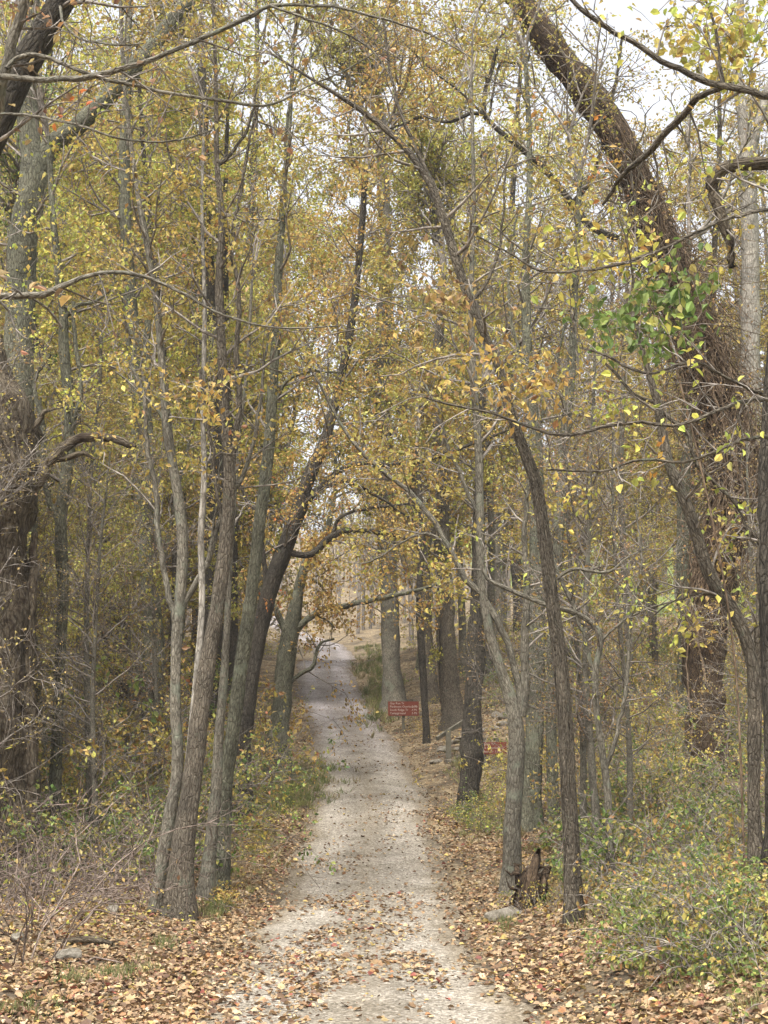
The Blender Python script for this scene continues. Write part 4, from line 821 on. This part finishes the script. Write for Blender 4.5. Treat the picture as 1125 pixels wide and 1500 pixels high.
# gravel stones lying loose on the path
def rock_mesh(seed, flat=.6, sub=2):
    import bmesh
    bm = bmesh.new(); bmesh.ops.create_icosphere(bm, subdivisions=sub, radius=.5); r = np.random.default_rng(seed); pl = [(nrm(r.normal(size=3)), r.uniform(.26, .42)) for _ in range(11)]
    for v_ in bm.verts:
        c = np.array(v_.co)
        for n_, d in pl:
            e = c@n_-d
            if e > 0: c = c-n_*e
        c = c*(1+r.normal(0, .012)); v_.co = Vector((c[0]*1.3, c[1]*1.05, c[2]*flat*1.5))
    me = bpy.data.meshes.new('stone'); bm.to_mesh(me); bm.free(); me.materials.append(M['rock']); return me
RM = [rock_mesh(k, .5+.12*(k % 3), 3) for k in range(5)]
pm = rock_mesh(77, .6, 1); pv = np.array([v_.co[:] for v_ in pm.vertices]); pf = np.array([f_.vertices[:] for f_ in pm.polygons]); n = 2600
sy = 7+rng.random(n)**1.7*26; sx = xc(sy)+rng.uniform(-1, 1, n)*hw(sy)*.97; ss = rng.uniform(.008, .022, n)*np.where(rng.random(n) < .06, 1.8, 1); sz = G(sx, sy)+.006; an = rng.uniform(0, 6.28, n)
ca, sa = np.cos(an)[:, None], np.sin(an)[:, None]; vx = pv[None, :, 0]*ca-pv[None, :, 1]*sa; vy = pv[None, :, 0]*sa+pv[None, :, 1]*ca
V = np.stack([vx*ss[:, None]+sx[:, None], vy*ss[:, None]+sy[:, None], pv[None, :, 2]*ss[:, None]+sz[:, None]], -1).reshape(-1, 3); f = (pf[None]+(np.arange(n)*len(pv))[:, None, None]).reshape(-1)
o = link('gravel', mesh_np('gravel', V, f, np.full(n*len(pf), 3), None, False, (M['path'],)), path); o['kind'] = 'stuff'
def rock(px, py_, wpx, k, label, zf=1., sink=.25, group=None):
    q = hit(px, py_); s = wpx/px_m(q[1])/1.15; o = link('stone', RM[k % 5], None, (q[0], q[1]+s*.3, q[2]+s*.1)); o.scale = (s, s*.8, s*zf); o.rotation_euler = (rng.normal(0, .12), rng.normal(0, .12), rng.uniform(0, 6.28)); o['label'] = label; o['category'] = 'stone'
    if group: o['group'] = group
rock(742, 1348, 56, 0, 'brown flat-topped rock beside the twisted stump'); rock(808, 1285, 36, 1, 'grey-green rounded boulder behind the twisted stump', 1.3)
rock(100, 1408, 44, 2, 'flat grey stone among fallen leaves below the fallen log', .7); rock(165, 1340, 28, 3, 'pale upright stone standing in the brambles', 1.6); rock(22, 1380, 30, 4, 'grey lichen-covered stone at the brambles edge', 1.1)
for a, b, w, k in ((640, 1118, 26, 0), (660, 1118, 20, 1), (650, 1102, 28, 2), (672, 1100, 26, 3), (664, 1090, 24, 4), (676, 1084, 24, 0), (672, 1112, 18, 2)): rock(a, b, w, k, 'flat pale stone of the rough steps by the handrail', .6, group='stones of the rough steps')
for a, b, w, k in ((742, 1052, 26, 1), (752, 1066, 22, 3), (738, 1062, 22, 0), (728, 1070, 18, 4), (728, 1050, 20, 2), (748, 1040, 20, 0), (708, 1072, 18, 3)): rock(a, b, w, k, 'pale stone in the rocky slope above the lower trail sign', .8, group='stones of the rocky slope')
# fallen log, twisted stump
q = hit(122, 1385); tb = Tubes(); o = thing('fallen_log', 'short fallen branch lying on leaves in front of the brambles', 'log', tuple(q)); lp_, lr_ = spline([q+np.array((-.22, .05, .02)), q+np.array((-.05, 0, .045)), q+np.array((.12, .02, .04)), q+np.array((.3, -.02, .01))], [.025, .038, .036, .02], .04); tb.add(lp_, lr_, 10, .25); tb.build('wood', M['dead'], o)
q = hit(775, 1332); o = thing('root_stump', 'twisted rotten root stump with jagged spurs between the verge trees', 'stump', tuple(q)); s = 1/px_m(q[1])
def loc(px, py_, dy=0): return P(px, py_, q[1]+dy)
for tr in ([(780, 1340, 40), (779, 1315, 34), (777, 1290, 26), (783, 1268, 17), (787, 1252, 8), (789, 1244, 3)], [(770, 1330, 18), (766, 1300, 15), (760, 1280, 9), (756, 1266, 4)], [(792, 1330, 16), (797, 1300, 12), (800, 1280, 8), (806, 1268, 3)]):
    pp, rr = spline([loc(a, b, .1*math.sin(a)) for a, b, w in tr], [w/2*s for a, b, w in tr], .03); tb = Tubes(); tb.add(pp, rr, 13, 1.3); tb.build('stub', M['rot'], o)
for k in range(26):
    c = loc(780+rng.normal(0, 11), 1300+rng.normal(0, 22), rng.normal(0, .08)); d = nrm(rng.normal(size=3)*np.array((1, .8, .7))); pp = [c]; L = random.uniform(.12, .42)
    for t in range(8): d = nrm(d+rng.normal(0, .45, 3)); pp.append(pp[-1]+d*L/8)
    tb = Tubes(); tb.add(np.array(pp), np.linspace(random.uniform(.012, .035), .003, 9), 6, .7); tb.build('root', M['rot'], o)

# ------------------------------------------------------------------ signs and handrail
import bmesh
def box(name, parent, c, sz, mat, rot=(0, 0, 0), bev=.006):
    bm = bmesh.new(); bmesh.ops.create_cube(bm, size=1)
    for v_ in bm.verts: v_.co = Vector((v_.co.x*sz[0], v_.co.y*sz[1], v_.co.z*sz[2]))
    bmesh.ops.bevel(bm, geom=bm.edges[:], offset=bev, segments=2, affect='EDGES')
    me = bpy.data.meshes.new(name); bm.to_mesh(me); bm.free(); me.materials.append(mat); o = link(name, me, parent); o.location = c; o.rotation_euler = rot; return o
def text(parent, s, x, z, h, y=-.022, align='LEFT'):
    cu = bpy.data.curves.new('lettering', 'FONT'); cu.body = s; cu.size = h; cu.extrude = .002; cu.align_x = align; cu.resolution_u = 2; cu.materials.append(M['letter'])
    tmp = bpy.data.objects.new('lettering', cu); C.objects.link(tmp); dg = bpy.context.evaluated_depsgraph_get(); me = bpy.data.meshes.new_from_object(tmp.evaluated_get(dg)); bpy.data.objects.remove(tmp)
    if not me.materials: me.materials.append(M['letter'])
    o = bpy.data.objects.new('lettering', me); C.objects.link(o); o.parent = parent; o.location = (x, y, z); o.rotation_euler = (math.pi/2, 0, 0)
def sign(label, px0, px1, py0, py1, Y, posts, lines, rz):
    a = P(px0, py0, Y); b = P(px1, py1, Y); w = b[0]-a[0]; h = a[2]-b[2]; cx = (a[0]+b[0])/2; cz = (a[2]+b[2])/2; gz = g1(cx, Y)
    o = thing('trail_sign', label, 'sign', (cx, Y, gz)); o.rotation_euler = (0, 0, rz)
    bd = box('board', o, (0, 0, cz-gz), (w, .035, h), M['sign'])
    for dx, tp in posts: box('post', o, (dx, .06, (cz-gz+h*.5+tp)/2-.2), (.085, .085, cz-gz+h*.5+tp+.4), M['post'], bev=.01)
    n = len(lines); lh = h/(n+.35)
    for k, (l, r) in enumerate(lines):
        zz = h/2-lh*(k+.86); text(bd, l, -w/2+.05, zz, lh*.92)
        if r: text(bd, r, w/2-.05, zz, lh*.92, align='RIGHT')
sign('upper brown trail sign with four lines of pale lettering on one post', 568.5, 613.5, 1027.5, 1048.5, 41, [(0, -.1)], [('Gap Run Tr', ''), ('Piedmont Overlook Tr', '.2 Mi'), ('South Ridge Tr', '.4 Mi'), ('Campground', '.5 Mi')], .05)
sign('lower brown trail sign with three lines of lettering partly behind the black trunk', 690, 742, 1087, 1105, 32, [(-.1, .1), (.2, .1)], [('North Ridge Tr', ''), ('Piedmont Overlook Tr', ''), ('Appalachian Tr 1.7 mi', '')], -.06)
q = hit(657, 1112); o = thing('handrail', 'weathered wooden handrail on a post beside the rough stone steps', 'handrail', tuple(q)); hgt = P(657, 1068, q[1])[2]-q[2]
box('post', o, (0, 0, hgt/2-.1), (.13, .13, hgt+.2), M['post'], bev=.012)
e = P(692, 1048, q[1]+1.6)-q; s_ = P(640, 1082, q[1]-.4)-q; d = Vector(e-s_); m_ = Vector((e+s_)/2)
rl = box('rail', o, tuple(m_), (d.length, .06, .1), M['post']); rl.rotation_mode = 'QUATERNION'; rl.rotation_quaternion = d.to_track_quat('X', 'Z')

# ------------------------------------------------------------------ haze
HAZE = .0005
hm, hN, hL, ho = new_mat('thin_mist'); pv_ = hN.new('ShaderNodeVolumePrincipled'); pv_.inputs['Density'].default_value = HAZE; pv_.inputs['Color'].default_value = (.93, .94, 1, 1); pv_.inputs['Anisotropy'].default_value = .2
hL.new(pv_.outputs[0], ho.inputs['Volume'])
hz = box('haze', None, (3, 205, 55), (330, 460, 130), hm, bev=.01); hz['kind'] = 'stuff'; hz['label'] = 'thin pale mist hanging through the whole wood'; hz['category'] = 'haze'

# ------------------------------------------------------------------ copies are told apart by the landmark they stand near
bpy.context.view_layer.update()
MARK = {'dead_tree': 'the broken dead trunk', 'hollow_tree': 'the hollow-footed tree', 'knobbed_trunk': 'the knobbed black trunk', 'shaggy_tree': 'the shaggy trunk', 'vine_wrapped_tree': 'the vine-swathed tree', 'root_stump': 'the rotten stump',
        'arching_oak': 'the dark arching oak', 'maple_tree': 'the flared brown tree', 'trail_sign': 'the upper sign', 'burnt_foot_tree': 'the blackened hollow trunk', 'hill_oak': 'the wide hill oak', 'oak_tree': 'the tall grey oak',
        'draped_tree': 'the draped dark trunk', 'ridged_tree': 'the ridged red-brown foot', 'bent_tree': 'the bent tree', 'fallen_log': 'the fallen branch', 'dark_ridged_tree': 'the black ridged trunk', 'mossy_trunk': 'the mossy green trunk'}
mk = [(bpy.data.objects[k].location, v_) for k, v_ in MARK.items() if k in bpy.data.objects]
for o in [o for o in scene.objects if o.parent is None and o.get('group')]:
    d, w = min(((o.location.xy-l.xy).length, w) for l, w in mk)
    if d < 7:
        t = o['label']+' near '+w
        if len(t.split()) <= 16: o['label'] = t
